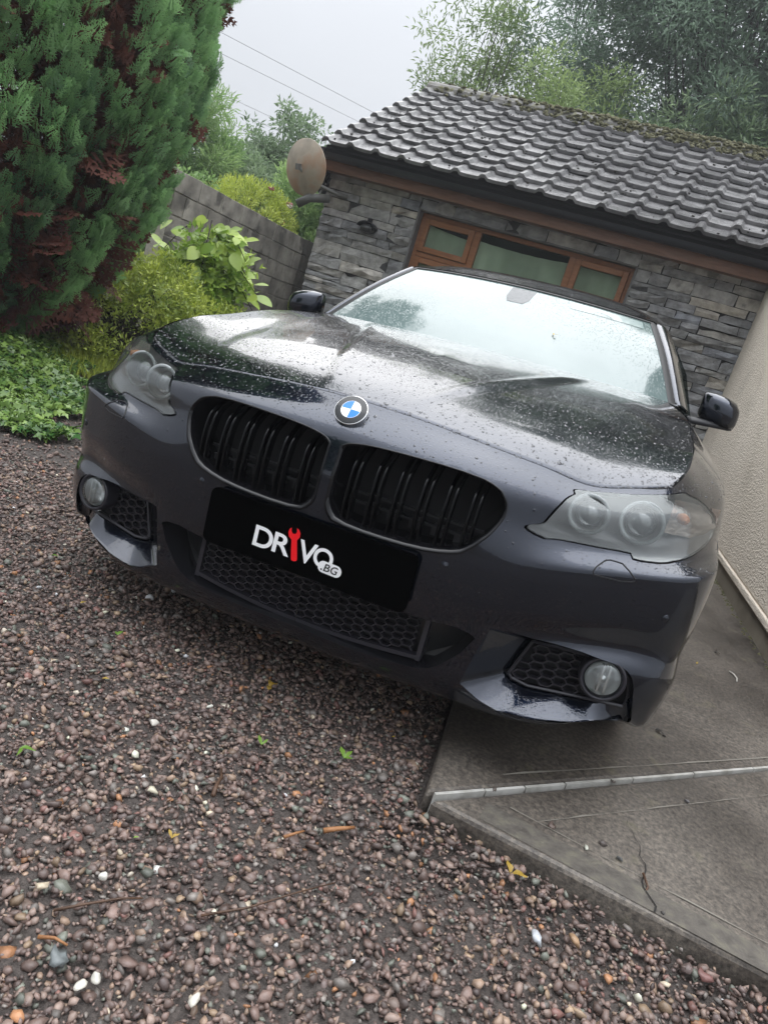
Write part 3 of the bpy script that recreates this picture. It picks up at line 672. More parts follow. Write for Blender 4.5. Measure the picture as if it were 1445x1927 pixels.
n=18500;a=rng.uniform(va-2.4,va+2.4,n);z=rng.beta(1.05,1.75,n)*7.9
hgt,k,rad,u=lobes(a,z)
rel=(a-va+math.pi)%(2*math.pi)-math.pi
br=np.zeros(n)
for ba,bz,bw_,bh in brown_c: br=np.maximum(br,1-((rel-ba)/bw_)**2-((z-bz)/bh)**2)
br=np.where(br>-.9,br+rng.normal(0,.32,n),br)
isb=(br>0.38)&(hgt<.66+.35*br)|((hgt<.08)&(rng.random(n)<.45))|((z<.42)&(rel<-.30)&(hgt<.6))
isb&=~((np.abs(rel)>.95)&(z>.5)|(rel>.80))
r_=rad*(.83+.20*hgt)-np.where(isb,.09,0)+rng.normal(0,.02,n)
out=np.stack([np.cos(a),np.sin(a),np.zeros(n)],1);P=out*r_[:,None];P[:,2]=z
side=np.stack([-np.sin(a),np.cos(a),np.zeros(n)],1)
lowz=np.clip((.9-z)/.9,0,1)[:,None]
A=out*(.62+.25*lowz)+np.array([0,0,1.])*(.80-.75*lowz)+side*(u*.42)[:,None]+rng.normal(0,.22,(n,3))
Nn=unit(out*.9+np.array([0,0,.25])+side*rng.normal(0,.55,n)[:,None]+rng.normal(0,.25,(n,3)))
S=rng.uniform(.085,.185,n)*np.where(isb,.85,1)
P=P-unit(A)*S[:,None]*.6
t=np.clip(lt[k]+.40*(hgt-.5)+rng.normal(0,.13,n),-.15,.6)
g=~isb
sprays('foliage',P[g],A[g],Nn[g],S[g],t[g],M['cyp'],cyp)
sprays('dead_foliage',P[isb],A[isb],Nn[isb],S[isb],rng.uniform(0,.45,isb.sum()),M['cypd'],cyp)
# dark inner mass of dead twigs that closes the view into the crown
n=6000;a=rng.uniform(va-2.9,va+2.9,n);z=rng.beta(1.05,1.6,n)*7.6+.02;rad=np.interp(z,Zk,Rk)*rng.uniform(.35,.80,n)
P=np.stack([np.cos(a)*rad,np.sin(a)*rad,z],1);A=np.stack([np.cos(a),np.sin(a),rng.normal(.2,.5,n)],1);sprays('inner_twigs',P,A,sphere_dirs(n),rng.uniform(.26,.44,n),rng.uniform(-.1,.12,n),M['cypd'],cyp)
trunk((0,0,-.1),(0,0,7.4),.17,.02,M['bark'],cyp)
mb=MB()
for i in range(150):
    a=rng.uniform(-math.pi,math.pi);z=rng.uniform(.15,5.5);rr=np.interp(z,Zk,Rk)*rng.uniform(.6,.85);p0=Vector((0,0,max(0.05,z-.5*rr)));p1=Vector((rr*math.cos(a),rr*math.sin(a),z))
    mb.tube([p0,p0.lerp(p1,.5)+Vector((0,0,-.05)),p1],[.022,.013,.005],5)
mb.build('branch',M['bark'],cyp,True)

# ---- azalea bush below it, against the wall
az=empty('azalea_bush',(-3.45,3.75,0),0,label='low rounded yellow-green azalea bush beside the cypress',cat='bush')
k=620;d=sphere_dirs(k);d[:,2]=np.abs(d[:,2])*1.1-.18;d=unit(d)
rad=np.stack([1.0*np.ones(k),.80*np.ones(k),.70*np.ones(k)],1)*(1+.10*np.sin(d[:,:1]*7+d[:,1:2]*5))*rng.uniform(.80,1.03,(k,1))
cl=d*rad;cl[:,2]+=.18;cl=cl[(cl[:,2]>.04)]
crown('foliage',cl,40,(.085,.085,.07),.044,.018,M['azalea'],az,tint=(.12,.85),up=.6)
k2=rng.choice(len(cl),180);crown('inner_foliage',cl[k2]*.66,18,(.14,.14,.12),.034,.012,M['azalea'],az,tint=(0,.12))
mb=MB()
for i in range(120):
    c=cl[rng.integers(len(cl))];b0=Vector((rng.normal(0,.12),rng.normal(0,.12),0));c=Vector(c)*.93;mb.tube([b0,b0.lerp(c,.5)+Vector((rng.normal(0,.05),rng.normal(0,.05),.06)),c],[.012,.007,.003],4)
mb.build('stem',M['bark'],az)
# ---- broad-leaved climber: every large leaf a part
cb=empty('leafy_shrub',(-3.30,4.30,0),0,label='light green shrub with large round leaves in front of the block wall',cat='shrub')
def big_leaf():
    V=[(0,0,0)];F=[];n=8
    for i in range(1,n):
        f=i/n;wd=.36*math.sin(math.pi*f**.85)**.8
        V+=[(f,wd,.05*wd-.18*f*f),(f,0,-.05-.18*f*f+.03*f),(f,-wd,.05*wd-.18*f*f)]
    V.append((1,0,-.2))
    F+=[(0,2,1),(0,3,2)]
    for i in range(n-2):
        a=1+3*i;F+=[(a,a+1,a+4,a+3),(a+1,a+2,a+5,a+4)]
    a=1+3*(n-2);e=len(V)-1;F+=[(a,a+1,e),(a+1,a+2,e)]
    return V,F
BV,BF=big_leaf();leafs=[]
for t_ in np.linspace(.15,.95,5):
    me=bpy.data.meshes.new('leaf');me.from_pydata(BV,[],BF);a_=me.attributes.new('tint','FLOAT','POINT');a_.data.foreach_set('value',np.full(len(BV),t_,np.float32));me.materials.append(M['climber'])
    me.polygons.foreach_set('use_smooth',[True]*len(me.polygons));leafs.append(me)
stems=[];mb=MB()
for i in range(24):
    a=rng.uniform(0,6.28);b0=Vector((rng.normal(0,.08),rng.normal(0,.08),0));hh=rng.uniform(.85,1.36);rr=rng.uniform(.15,.60)
    topp=Vector((.25*rr*math.cos(a),.25*rr*math.sin(a),hh));tip=Vector((rr*math.cos(a),rr*math.sin(a)*.8,hh-rng.uniform(.15,.55)))
    pts=[b0,b0.lerp(topp,.55),topp,topp.lerp(tip,.5)+Vector((0,0,.06)),tip];mb.tube(pts,[.011,.009,.007,.005,.003],5);stems.append(pts)
mb.build('stem',M['bark'],cb,True)
for i in range(285):
    p=stems[rng.integers(len(stems))];s=rng.integers(1,4);c=p[s].lerp(p[s+1],rng.random())+Vector(rng.normal(0,.05,3))
    o=bpy.data.objects.new('leaf',leafs[min(4,int(np.clip(rng.normal(2.4,1.2),0,4)))]);link(o,cb)
    dv=Vector((c.x,c.y,0)).normalized()*.7+Vector(rng.normal(0,.5,3))+Vector((.15,-.45,-.15));o.location=c
    o.rotation_euler=frame(Vector((dv.z*-.6+rng.normal(0,.3),-.6+rng.normal(0,.3),.75)).normalized(),dv.normalized()).to_euler();o.scale=[rng.uniform(.10,.18)]*3
k=220;cl=np.array([stems[i%24][3] for i in range(k)],float)*rng.uniform(.45,.95,(k,1))+rng.normal(0,.10,(k,3));crown('small_leaves',cl,34,(.10,.10,.10),.06,.036,M['climber'],cb,tint=(.0,.6))
# ---- ivy spreading over the ground, and scrappy weeds behind it
n=9000;u=rng.random(n);v=rng.random(n)
quad=np.array([(-2.00,1.30),(-2.16,1.95),(-3.9,3.15),(-5.0,2.6),(-3.3,.75),(-2.3,.85)])
def inpoly(P,poly):
    x,y=P[:,0],P[:,1];c=np.zeros(len(P),bool);j=len(poly)-1
    for i in range(len(poly)):
        xi,yi=poly[i];xj,yj=poly[j];c^=((yi>y)!=(yj>y))&(x<(xj-xi)*(y-yi)/(yj-yi+1e-12)+xi);j=i
    return c
XY=np.stack([rng.uniform(-5,-1.9,26000),rng.uniform(.6,3.3,26000)],1);XY+=rng.normal(0,.05,XY.shape)*.0
edge=XY+.09*np.stack([np.sin(XY[:,1]*9)+np.sin(XY[:,0]*17),np.sin(XY[:,0]*11)+np.cos(XY[:,1]*15)],1)
XY=XY[inpoly(edge,quad)][:11500];n=len(XY)
hz=.05+.10*np.clip(np.minimum(1,(-XY[:,0]-1.9)*.9),.1,1)*(1+.6*np.sin(XY[:,0]*6+XY[:,1]*4))*rng.uniform(.3,1.1,n)
P=np.concatenate([XY,hz[:,None]],1)
def ivy_leaves(P,S,Nn,D,tint):
    D=unit(D);Sx=unit(np.cross(D,Nn));U=np.cross(Sx,D);o=np.array([(0,0),(.05,.42),(.42,.30),(.48,.55),(.66,.22),(1.05,0),(.66,-.22),(.48,-.55),(.42,-.30),(.05,-.42)])
    bend=np.array([0,-.10,.0,-.14,0,-.16,0,-.14,0,-.10])
    V=P[:,None]+S[:,None,None]*(o[None,:,0:1]*D[:,None]+o[None,:,1:2]*Sx[:,None]+bend[None,:,None]*U[:,None]);m_=len(o)
    f=np.array([(0,i,i+1) for i in range(1,m_-1)]+[(0,9,1)][:0]);F=(f[None]+(np.arange(len(P))*m_)[:,None,None]).reshape(-1,3)
    return V.reshape(-1,3),F,np.repeat(tint,m_)
Nn=unit(np.stack([rng.normal(.25,.5,n),rng.normal(-.5,.5,n),np.full(n,1.0)],1));D=np.stack([rng.normal(.35,.7,n),rng.normal(-.5,.7,n),rng.normal(-.15,.3,n)],1)
patch=.45+.30*np.sin(XY[:,0]*5.1+1)*np.cos(XY[:,1]*4.3)
V,F,T=ivy_leaves(P,rng.uniform(.028,.062,n),Nn,D,np.clip(patch*.8+rng.normal(0,.24,n),0,1));np_mesh('ivy',V,F,M['ivy'],tint=T,kind='stuff')
# leaf litter and bare soil strip under the bushes
n=3500;XY=np.stack([rng.uniform(-4.6,-2.2,n),rng.uniform(2.2,4.6,n)],1);keep=XY[:,1]>(1.6-.55*(XY[:,0]+2.0));XY=XY[keep];n=len(XY)
V,F,T=leaves(np.concatenate([XY,rng.uniform(.005,.03,(n,1))],1),np.concatenate([rng.normal(size=(n,2)),rng.normal(0,.15,(n,1))],1),np.tile([0,0,1.],(n,1))+rng.normal(0,.3,(n,3)),rng.uniform(.02,.05,n),rng.uniform(.01,.02,n),rng.random(n))
np_mesh('leaf_litter',V,F,M['cypd'],tint=T,kind='stuff')
n=1500;cc_=rng.normal((-3.05,2.95),(.28,.26),(n,2));V,F,T=leaves(np.concatenate([cc_,np.zeros((n,1))],1),np.concatenate([rng.normal(0,.35,(n,2)),np.ones((n,1))],1),rng.normal(size=(n,3)),rng.uniform(.05,.17,n),.007,rng.uniform(.3,1,n),droop=.2)
np_mesh('weeds',V,F,M['azalea'],tint=T,kind='stuff')
# garden bed kerb glimpsed past the headlamp
mb=MB()
for i in range(5):
    p=Vector((-2.75-.22*i+.5,3.05+.25*i-.15,0));mb=MB().box((-.15,-.05,-.05),(.15,.05,.055+rng.normal(0,.004)),Matrix.Translation(p)@Matrix.Rotation(R(-49)+rng.normal(0,.04),4,'Z'))
    tag(mb.build('edging_stone',M['concrete_edge'],bevel=.012),['grey edging stone of the planting bed, the one nearest the headlamp','grey edging stone of the planting bed, second from the headlamp','grey edging stone of the planting bed, middle one of the row','grey edging stone of the planting bed, second from the cypress end','grey edging stone of the planting bed, the one farthest under the cypress'][i],'edging stone','edging stones along the planting bed')

# ---- planting and trees beyond the wall and the garage
def tree(name,label,base,h,rx,ry,k,per,Ln,Wd,mat,clump=.4,zlow=.25,tint=(.1,.9),r0=.12,group=None,shape=1.0,bm='bark_grey',up=.2,hole=.0,branches=40,cat='tree',droop=.2):
    t_=empty(name,base,0,label=label,cat=cat,group=group)
    d=sphere_dirs(k);rr=rng.random(k)**.38
    zc=h*(zlow+1)/2;hz=h*(1-zlow)/2
    cl=np.stack([d[:,0]*rx*rr,d[:,1]*ry*rr,zc+d[:,2]*hz*rr*shape],1);cl+=rng.normal(0,.06*rx,cl.shape)
    if hole: cl=cl[np.sin(cl[:,0]*2.3+1)*np.sin(cl[:,2]*2.0)+np.cos(cl[:,1]*1.7)>-1.5+hole]
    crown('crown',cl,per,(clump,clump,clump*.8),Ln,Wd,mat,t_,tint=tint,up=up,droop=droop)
    trunk((0,0,-.1),(0,0,h*.75),r0,r0*.25,M[bm],t_,wob=.08);branchwork('branch',(0,0,.3),cl,M[bm],t_,r0*.55,branches,5,.18)
    return t_
tree('tree','dark evergreen tree filling the centre behind the ridge',(.9,14.5,0),11.5,4.3,3.0,560,300,.13,.034,M['far_dark'],.55,.14,(.05,.75),.2,branches=120,droop=.3)
tree('tree','darker green evergreen tree at the upper right corner',(5.2,14.2,0),12.5,4.3,3.4,500,260,.13,.034,M['far_dark'],.6,.12,(.0,.45),.2,branches=90,droop=.3)  # lower tint range than the centre evergreen
tree('tree','lacy olive-green tree with sky showing through above the left end of the ridge',(-3.95,12.4,0),7.3,1.15,1.1,110,70,.11,.032,M['far_mid'],.34,.40,(.0,.6),.09,branches=60)
tree('bush','yellow-green bushy sapling just behind the left part of the roof ridge',(-1.95,12.0,0),6.0,1.5,1.2,190,160,.10,.03,M['far_mid'],.38,.2,(.3,1),.09,branches=60,cat='bush')
tree('willow','pale fresh green willow with upright shoots behind the right of the ridge',(2.7,11.3,0),5.75,1.75,1.1,240,190,.12,.024,M['far_light'],.32,.2,(.3,1),.08,branches=90,up=.9,droop=.1)
tree('tree','mid-green tree of soft foliage behind the middle of the ridge',(.2,12.2,0),5.7,1.7,1.2,190,120,.15,.034,M['far_grey'],.40,.2,(.1,.7),.09,branches=80)
tree('tree','small round airy tree standing against the sky beyond the block wall',(-7.35,12.4,0),4.15,1.02,.95,170,60,.11,.045,M['far_grey'],.22,.36,(.0,.55),.06,branches=50)
tree('tree','feathery light green tree beside the cypress beyond the block wall',(-7.55,9.6,0),3.35,.95,.9,170,110,.13,.022,M['far_light'],.25,.2,(.1,.75),.05,branches=40,up=.5)
tree('bush','yellowish bush hanging over the top of the block wall next to the cypress',(-5.6,6.6,0),2.15,.62,.8,110,110,.08,.03,M['far_light'],.16,.3,(.4,1),.03,branches=20,cat='bush')
tree('bush','greyish green hedge bush low behind the block wall',(-7.0,11.0,0),2.9,1.3,1.0,190,110,.10,.03,M['far_grey'],.25,.1,(.1,.6),.05,branches=40,cat='bush')
tree('bush','bright green shrub growing up beside the satellite dish',(-4.9,9.2,0),2.75,.75,.7,170,110,.085,.024,M['far_light'],.20,.1,(.2,1),.04,branches=30,up=.8,cat='bush')
tree('hedge','dark green far hedge closing the view behind the small trees',(-9.0,16.5,0),3.6,4.6,1.2,420,90,.16,.06,M['far_grey'],.45,.05,(.0,.45),.08,branches=30,cat='hedge')
# flowering shrub in the gap between wall and garage
fs=empty('flowering_shrub',(-5.25,8.1,0),0,label='green shrub with pink and yellow flower heads above the wall by the garage corner',cat='shrub')
k=200;d=sphere_dirs(k);cl=np.stack([d[:,0]*.62,d[:,1]*.9,1.25+d[:,2]*.85],1)*1.0;crown('foliage',cl,70,(.13,.13,.12),.07,.018,M['azalea'],fs,tint=(.2,1),up=.8)
mb=MB();[mb.tube([(rng.normal(0,.1),rng.normal(0,.1),0),tuple(cl[rng.integers(k)])],[.012,.004],5) for _ in range(30)];mb.build('stem',M['bark'],fs)
pk=simple('faded_pink_petals',(.36,.13,.12),.7,bs=.4,bscale=120);yl=simple('yellow_petals',(.62,.46,.03),.6,bs=.4,bscale=120);wh=simple('cream_petals',(.45,.40,.32),.7,bs=.4,bscale=120)
for (x,y,z,s,mt) in [(.38,-.62,1.60,.055,pk),(.60,-.25,1.50,.04,yl),(.20,-.72,1.66,.035,wh),(.5,.1,1.72,.045,pk),(.42,.3,2.0,.05,pk),(.6,.0,1.95,.04,wh),(.3,-.1,2.1,.04,pk)]:
    Vb,Fb=blobs([(x+rng.normal(0,s*.5),y+rng.normal(0,s*.5),z+rng.normal(0,s*.4)) for _ in range(14)],rng.uniform(s*.25,s*.45,14),.8);np_mesh('flower_head',Vb,Fb,mt,fs)
# brown dead stalks behind the wall
n=2600;bx=rng.uniform(-6.6,-5.2,n);by=rng.uniform(8.2,10.2,n);V,F,T=leaves(np.stack([bx,by,rng.uniform(0,1.2,n)],1),np.concatenate([rng.normal(0,.3,(n,2)),np.ones((n,1))],1),rng.normal(size=(n,3)),rng.uniform(.4,1.0,n),.012,rng.random(n))
np_mesh('dead_stalks',V,F,M['dead_stem'],tint=T,kind='stuff')
# trees on the near side of the house plot, behind the camera (they show in the wet paint)
tree('tree','broad garden tree standing behind the viewer',(-5.5,-9.5,0),6.5,3.2,2.6,150,60,.30,.13,M['far_dark'],.6,.2,(.1,.6),.15,branches=20)
tree('tree','tall tree rising behind the cypress with its crown above the picture',(-6.95,7.3,0),10.5,1.7,1.5,190,70,.20,.07,M['far_dark'],.32,.52,(.1,.5),.13,branches=50)

# --- spline surfaces (numpy only) -------------------------------------------
def knots(P):
    # averaged chord-length knots along axis 1 of P[r,c,3]
    d=np.linalg.norm(np.diff(P,axis=1),axis=2).mean(0)
    t=np.concatenate([[0],np.cumsum(d)]);return t/t[-1]
def herm(t,P,x):
    """non-uniform cubic Hermite through P (n,...) at knots t, evaluated at x (m,)"""
    t=np.asarray(t,float);P=np.asarray(P,float);x=np.clip(np.asarray(x,float),t[0],t[-1])
    h=np.diff(t);sh=(-1,)+(1,)*(P.ndim-1)
    dl=np.diff(P,axis=0)/h.reshape(sh)
    m=np.empty_like(P);m[0]=dl[0];m[-1]=dl[-1]
    w=h[1:]/(h[1:]+h[:-1]);m[1:-1]=dl[:-1]*w.reshape(sh)+dl[1:]*(1-w).reshape(sh)
    i=np.clip(np.searchsorted(t,x,side='right')-1,0,len(t)-2)
    s=((x-t[i])/h[i]).reshape(sh);hh=h[i].reshape(sh)
    return (2*s**3-3*s**2+1)*P[i]+(s**3-2*s**2+s)*hh*m[i]+(-2*s**3+3*s**2)*P[i+1]+(s**3-s**2)*hh*m[i+1]
class Surf:
    def __init__(s,P):           # P[rows(v),cols(u),3]
        s.P=np.asarray(P,float);s.tu=knots(s.P);s.tv=knots(s.P.transpose(1,0,2))
    def __call__(s,u,v):         # arrays of same shape (n,)
        u=np.atleast_1d(np.asarray(u,float));v=np.atleast_1d(np.asarray(v,float))
        Q=herm(s.tu,s.P.transpose(1,0,2),u)      # (n,rows,3)
        t=s.tv;h=np.diff(t);dl=np.diff(Q,axis=1)/h[None,:,None]
        m=np.empty_like(Q);m[:,0]=dl[:,0];m[:,-1]=dl[:,-1]
        w=(h[1:]/(h[1:]+h[:-1]))[None,:,None];m[:,1:-1]=dl[:,:-1]*w+dl[:,1:]*(1-w)
        x=np.clip(v,0,1);i=np.clip(np.searchsorted(t,x,side='right')-1,0,len(t)-2)
        k=np.arange(len(x));z=((x-t[i])/h[i])[:,None];hh=h[i][:,None]
        return (2*z**3-3*z**2+1)*Q[k,i]+(z**3-2*z**2+z)*hh*m[k,i]+(-2*z**3+3*z**2)*Q[k,i+1]+(z**3-z**2)*hh*m[k,i+1]
    def normal(s,u,v,e=1e-4):
        a=s(np.clip(u+e,0,1),v)-s(np.clip(u-e,0,1),v);b=s(u,np.clip(v+e,0,1))-s(u,np.clip(v-e,0,1))
        n=np.cross(a,b);return n/np.maximum(np.linalg.norm(n,axis=1,keepdims=True),1e-12)
# --- body band of the car: right half, bumper -> wings -> doors -> tail ------
PLAN=np.array([(0,-.018),(.18,-.015),(.34,-.001),(.48,.024),(.60,.056),(.71,.094),(.80,.136),(.877,.176),(.932,.235),(.960,.42),
 (.964,.80),(.960,1.15),(.952,1.45),(.945,2.2),(.945,3.0),(.955,3.75),(.925,4.35),(.85,4.68),(.6,4.84),(0,4.88)])
def band():
    n=len(PLAN);t=np.zeros((n,2))
    t[1:-1]=PLAN[2:]-PLAN[:-2];t[0]=(1,0);t[-1]=(-1,0)
    t/=np.linalg.norm(t,axis=1,keepdims=True);nr=np.stack([t[:,1],-t[:,0]],1)
    #      c0   c1   c2   c3   c4   c5   c6   c7   c8   c9   c10  c11  c12  c13  c14  c15  c16  c17  c18  c19
    Z=np.array([
     [.160,.160,.160,.158,.155,.172,.201,.216,.197,.188,.19,.19,.19,.19,.19,.19,.20,.22,.23,.23],
     [.168,.168,.169,.168,.165,.182,.213,.228,.207,.198,.20,.20,.20,.20,.20,.20,.21,.23,.24,.24],
     [.205,.205,.208,.212,.198,.214,.243,.262,.250,.245,.25,.25,.25,.25,.25,.25,.26,.28,.29,.29],
     [.275,.275,.285,.315,.345,.362,.368,.362,.345,.335,.34,.34,.34,.34,.34,.34,.34,.36,.37,.37],
     [.360,.360,.365,.385,.405,.415,.420,.420,.415,.41,.42,.42,.42,.42,.42,.42,.42,.44,.45,.45],
     [.460,.460,.460,.465,.470,.478,.485,.490,.490,.50,.50,.50,.50,.50,.50,.50,.52,.54,.55,.55],
     [.560,.560,.560,.560,.574,.589,.601,.614,.625,.63,.63,.62,.61,.60,.60,.62,.62,.62,.62,.62],
     [.615,.612,.605,.580,.591,.606,.618,.631,.643,.66,.66,.65,.64,.63,.63,.65,.66,.66,.66,.66]])
    D=np.array([
     [-.108,-.105,-.10,-.09,-.08,-.08,-.08,-.08,-.08,-.07,-.07,-.07,-.07,-.10,-.10,-.07,-.07,-.08,-.09,-.09],
     [-.063,-.060,-.055,-.045,-.035,-.03,-.03,-.03,-.03,-.025,-.02,-.02,-.02,-.05,-.05,-.02,-.02,-.03,-.05,-.05],
     [-.038,-.036,-.032,-.024,-.014,-.012,-.012,-.012,-.014,-.012,-.006,-.006,-.01,-.03,-.03,-.01,-.01,-.015,-.03,-.03],
     [-.033,-.031,-.026,-.014,-.002,.002,.003,.002,.000,-.002,.0,.0,-.005,-.02,-.02,-.002,-.005,-.01,-.01,-.01],
     [-.013,-.012,-.010,-.010,-.014,-.018,-.020,-.016,-.010,-.004,0,0,-.002,-.01,-.01,0,0,0,0,0],
     [0]*20,
     [.002,.002,.002,.002,.003,.004,.005,.005,.004,.003,.002,.0,-.002,-.004,-.004,0,-.002,0,0,0],
     [0,0,-.001,.000,.001,.003,.004,.003,.002,.001,.000,-.001,-.003,-.004,-.004,0,-.003,-.002,-.005,-.005]])
    P=np.zeros((11,n,3))
    for r in range(8):
        P[r,:,:2]=PLAN+nr*D[r][:,None];P[r,:,2]=Z[r];P[r,0,0]=P[r,-1,0]=0
    P[8]=[(0,-.010,.675),(.18,-.008,.672),(.34,.010,.665),(.48,.047,.652),(.60,.094,.642),(.71,.136,.648),(.80,.187,.655),(.874,.242,.665),(.930,.345,.68),(.960,.53,.70),
      (.963,.80,.72),(.956,1.15,.73),(.945,1.45,.74),(.922,2.2,.74),(.922,3.0,.74),(.936,3.75,.76),(.915,4.35,.76),(.83,4.67,.76),(.58,4.83,.76),(0,4.87,.76)]
    P[9]=[(0,.014,.755),(.18,.015,.752),(.34,.032,.745),(.48,.068,.733),(.60,.112,.725),(.71,.168,.738),(.80,.232,.752),(.872,.318,.775),(.921,.445,.80),(.943,.60,.825),
      (.948,.80,.845),(.940,1.15,.865),(.926,1.45,.88),(.902,2.2,.89),(.902,3.0,.90),(.912,3.75,.92),(.89,4.35,.92),(.80,4.64,.92),(.56,4.80,.92),(0,4.85,.92)]
    P[10]=[(0,.100,.828),(.18,.105,.821),(.34,.12,.807),(.48,.147,.793),(.60,.182,.777),(.70,.240,.795),(.785,.305,.817),(.820,.42,.86),(.833,.58,.896),(.837,.72,.918),
      (.836,.85,.938),(.825,1.12,.985),(.79,1.45,1.022),(.868,2.2,.985),(.868,3.0,1.0),(.860,3.75,1.03),(.80,4.35,1.05),(.72,4.60,1.05),(.50,4.74,1.05),(0,4.80,1.05)]
    return Surf(P)
def hood():
    b=band().P[10]
    front=b[:7].copy()
    rear=np.array([(0,1.27,1.034),(.15,1.275,1.034),(.29,1.29,1.034),(.42,1.32,1.034),(.53,1.37,1.034),(.64,1.44,1.033),(.753,1.545,1.03)])
    f=np.array([0,.06,.2,.385,.64,1.])
    zc=np.array([0,.135,.33,.52,.74,1.])            # height fraction along the centre
    side=herm(np.array([0,.10,.22,.33,.44,.66,.93,1.]),np.concatenate([b[6:13],[rear[6]]]),f)
    P=np.zeros((6,7,3))
    for j in range(7):
        w=(j/6)**2
        a,c=front[j],rear[j]
        lin=a+(c-a)*f[:,None]
        lin[:,2]=a[2]+(c[2]-a[2])*zc
        P[:,j]=lin
    dlt=side-P[:,6]
    for j in range(7):P[:,j]+=dlt*((j/6)**3)
    return Surf(P)

OUTLINES={'headlight': [(0.08203, 0.67758), (0.08403, 0.7351), (0.08731, 0.82519), (0.0912, 0.91319), (0.09637, 0.9649), (0.1043, 0.9735), (0.11533, 0.96393), (0.12473, 0.9706), (0.13625, 0.95371), (0.14241, 0.9183), (0.1481, 0.87699), (0.1532, 0.83204), (0.15866, 0.78695), (0.16009, 0.75163), (0.15621, 0.72397), (0.14899, 0.70042), (0.14035, 0.67518), (0.13194, 0.65796), (0.12496, 0.65959), (0.12077, 0.68073), (0.11879, 0.6924), (0.11091, 0.69288), (0.10136, 0.69438), (0.09195, 0.68826), (0.08506, 0.67343)], 'grille': [(0.0, 0.67509), (0.0, 0.73162), (0.00224, 0.77108), (0.00765, 0.80045), (0.01532, 0.81472), (0.02604, 0.8236), (0.03767, 0.83094), (0.04913, 0.8359), (0.05782, 0.83429), (0.06403, 0.81907), (0.06808, 0.78688), (0.07013, 0.74701), (0.07017, 0.7026), (0.06849, 0.65143), (0.06526, 0.59483), (0.06149, 0.55779), (0.05721, 0.53816), (0.05077, 0.52795), (0.04236, 0.52067), (0.03061, 0.51735), (0.01835, 0.51721), (0.00872, 0.52074), (0.00413, 0.53741), (0.00185, 0.55652), (6e-05, 0.59265)], 'fog': [(0.07269, 0.13698), (0.0752, 0.23762), (0.07777, 0.33288), (0.08728, 0.32216), (0.09458, 0.3091), (0.10454, 0.29738), (0.11507, 0.28031), (0.12235, 0.26259), (0.12987, 0.25101), (0.13461, 0.24115), (0.13806, 0.21952), (0.14075, 0.18931), (0.14344, 0.14537), (0.15161, 0.04128), (0.15376, 0.02024), (0.1317, 0.06667), (0.12243, 0.07901), (0.10466, 0.09826), (0.09072, 0.09611), (0.08148, 0.10536)], 'intake': [(0.00731, 0.32043), (0.03045, 0.3296), (0.05376, 0.32311), (0.06284, 0.32089), (0.06992, 0.30694), (0.07337, 0.29032), (0.06958, 0.234), (0.06354, 0.18705), (0.05904, 0.1621), (0.05364, 0.14994), (0.04039, 0.14388), (0.02081, 0.14197), (0.00161, 0.14546)], 'hlring': [(0.09954, 0.81789), (0.12111, 0.80404)], 'sensor': [(0.05413, 0.49694), (0.14313, 0.4557)], 'washer': [(0.10797, 0.5813), (0.10861, 0.60722), (0.11119, 0.64357), (0.11262, 0.65016), (0.11796, 0.64203), (0.12155, 0.60706), (0.12492, 0.56235), (0.12443, 0.55019), (0.11999, 0.54611), (0.11146, 0.55958), (0.10862, 0.56393)]}

# ================================================================== the car (built in its own frame: x to its left, y to its tail)
CB=Matrix(((0.99865261,0.00127423,-0.05187815,0),(0,0.99969849,0.02455456,0),(0.0518938,-0.02452148,0.99835151,0.0438378),(0,0,0,1)))
car=empty('parked_car',label='wet dark navy saloon car parked nose out with twin kidney grilles and black number plate',cat='car')
car.matrix_world=CB
def pip(P,poly): return inpoly(np.asarray(P),np.asarray(poly))
def smooth_loop(P,n):
    P=np.asarray(P,float);Q=np.concatenate([P[-2:],P,P[:3]]);d=np.concatenate([[0],np.cumsum(np.linalg.norm(np.diff(Q,axis=0),axis=1)+1e-9)])
    t=np.linspace(d[2],d[2+len(P)],n,endpoint=False);return herm(d,Q,t)
def poly_loop(P,n,closed=True):
    P=np.asarray(P,float);Q=np.concatenate([P,P[:1]]) if closed else P;d=np.concatenate([[0],np.cumsum(np.linalg.norm(np.diff(Q,axis=0),axis=1))]);t=np.linspace(0,d[-1],n,endpoint=not closed)
    return np.stack([np.interp(t,d,Q[:,i]) for i in range(P.shape[1])],1)
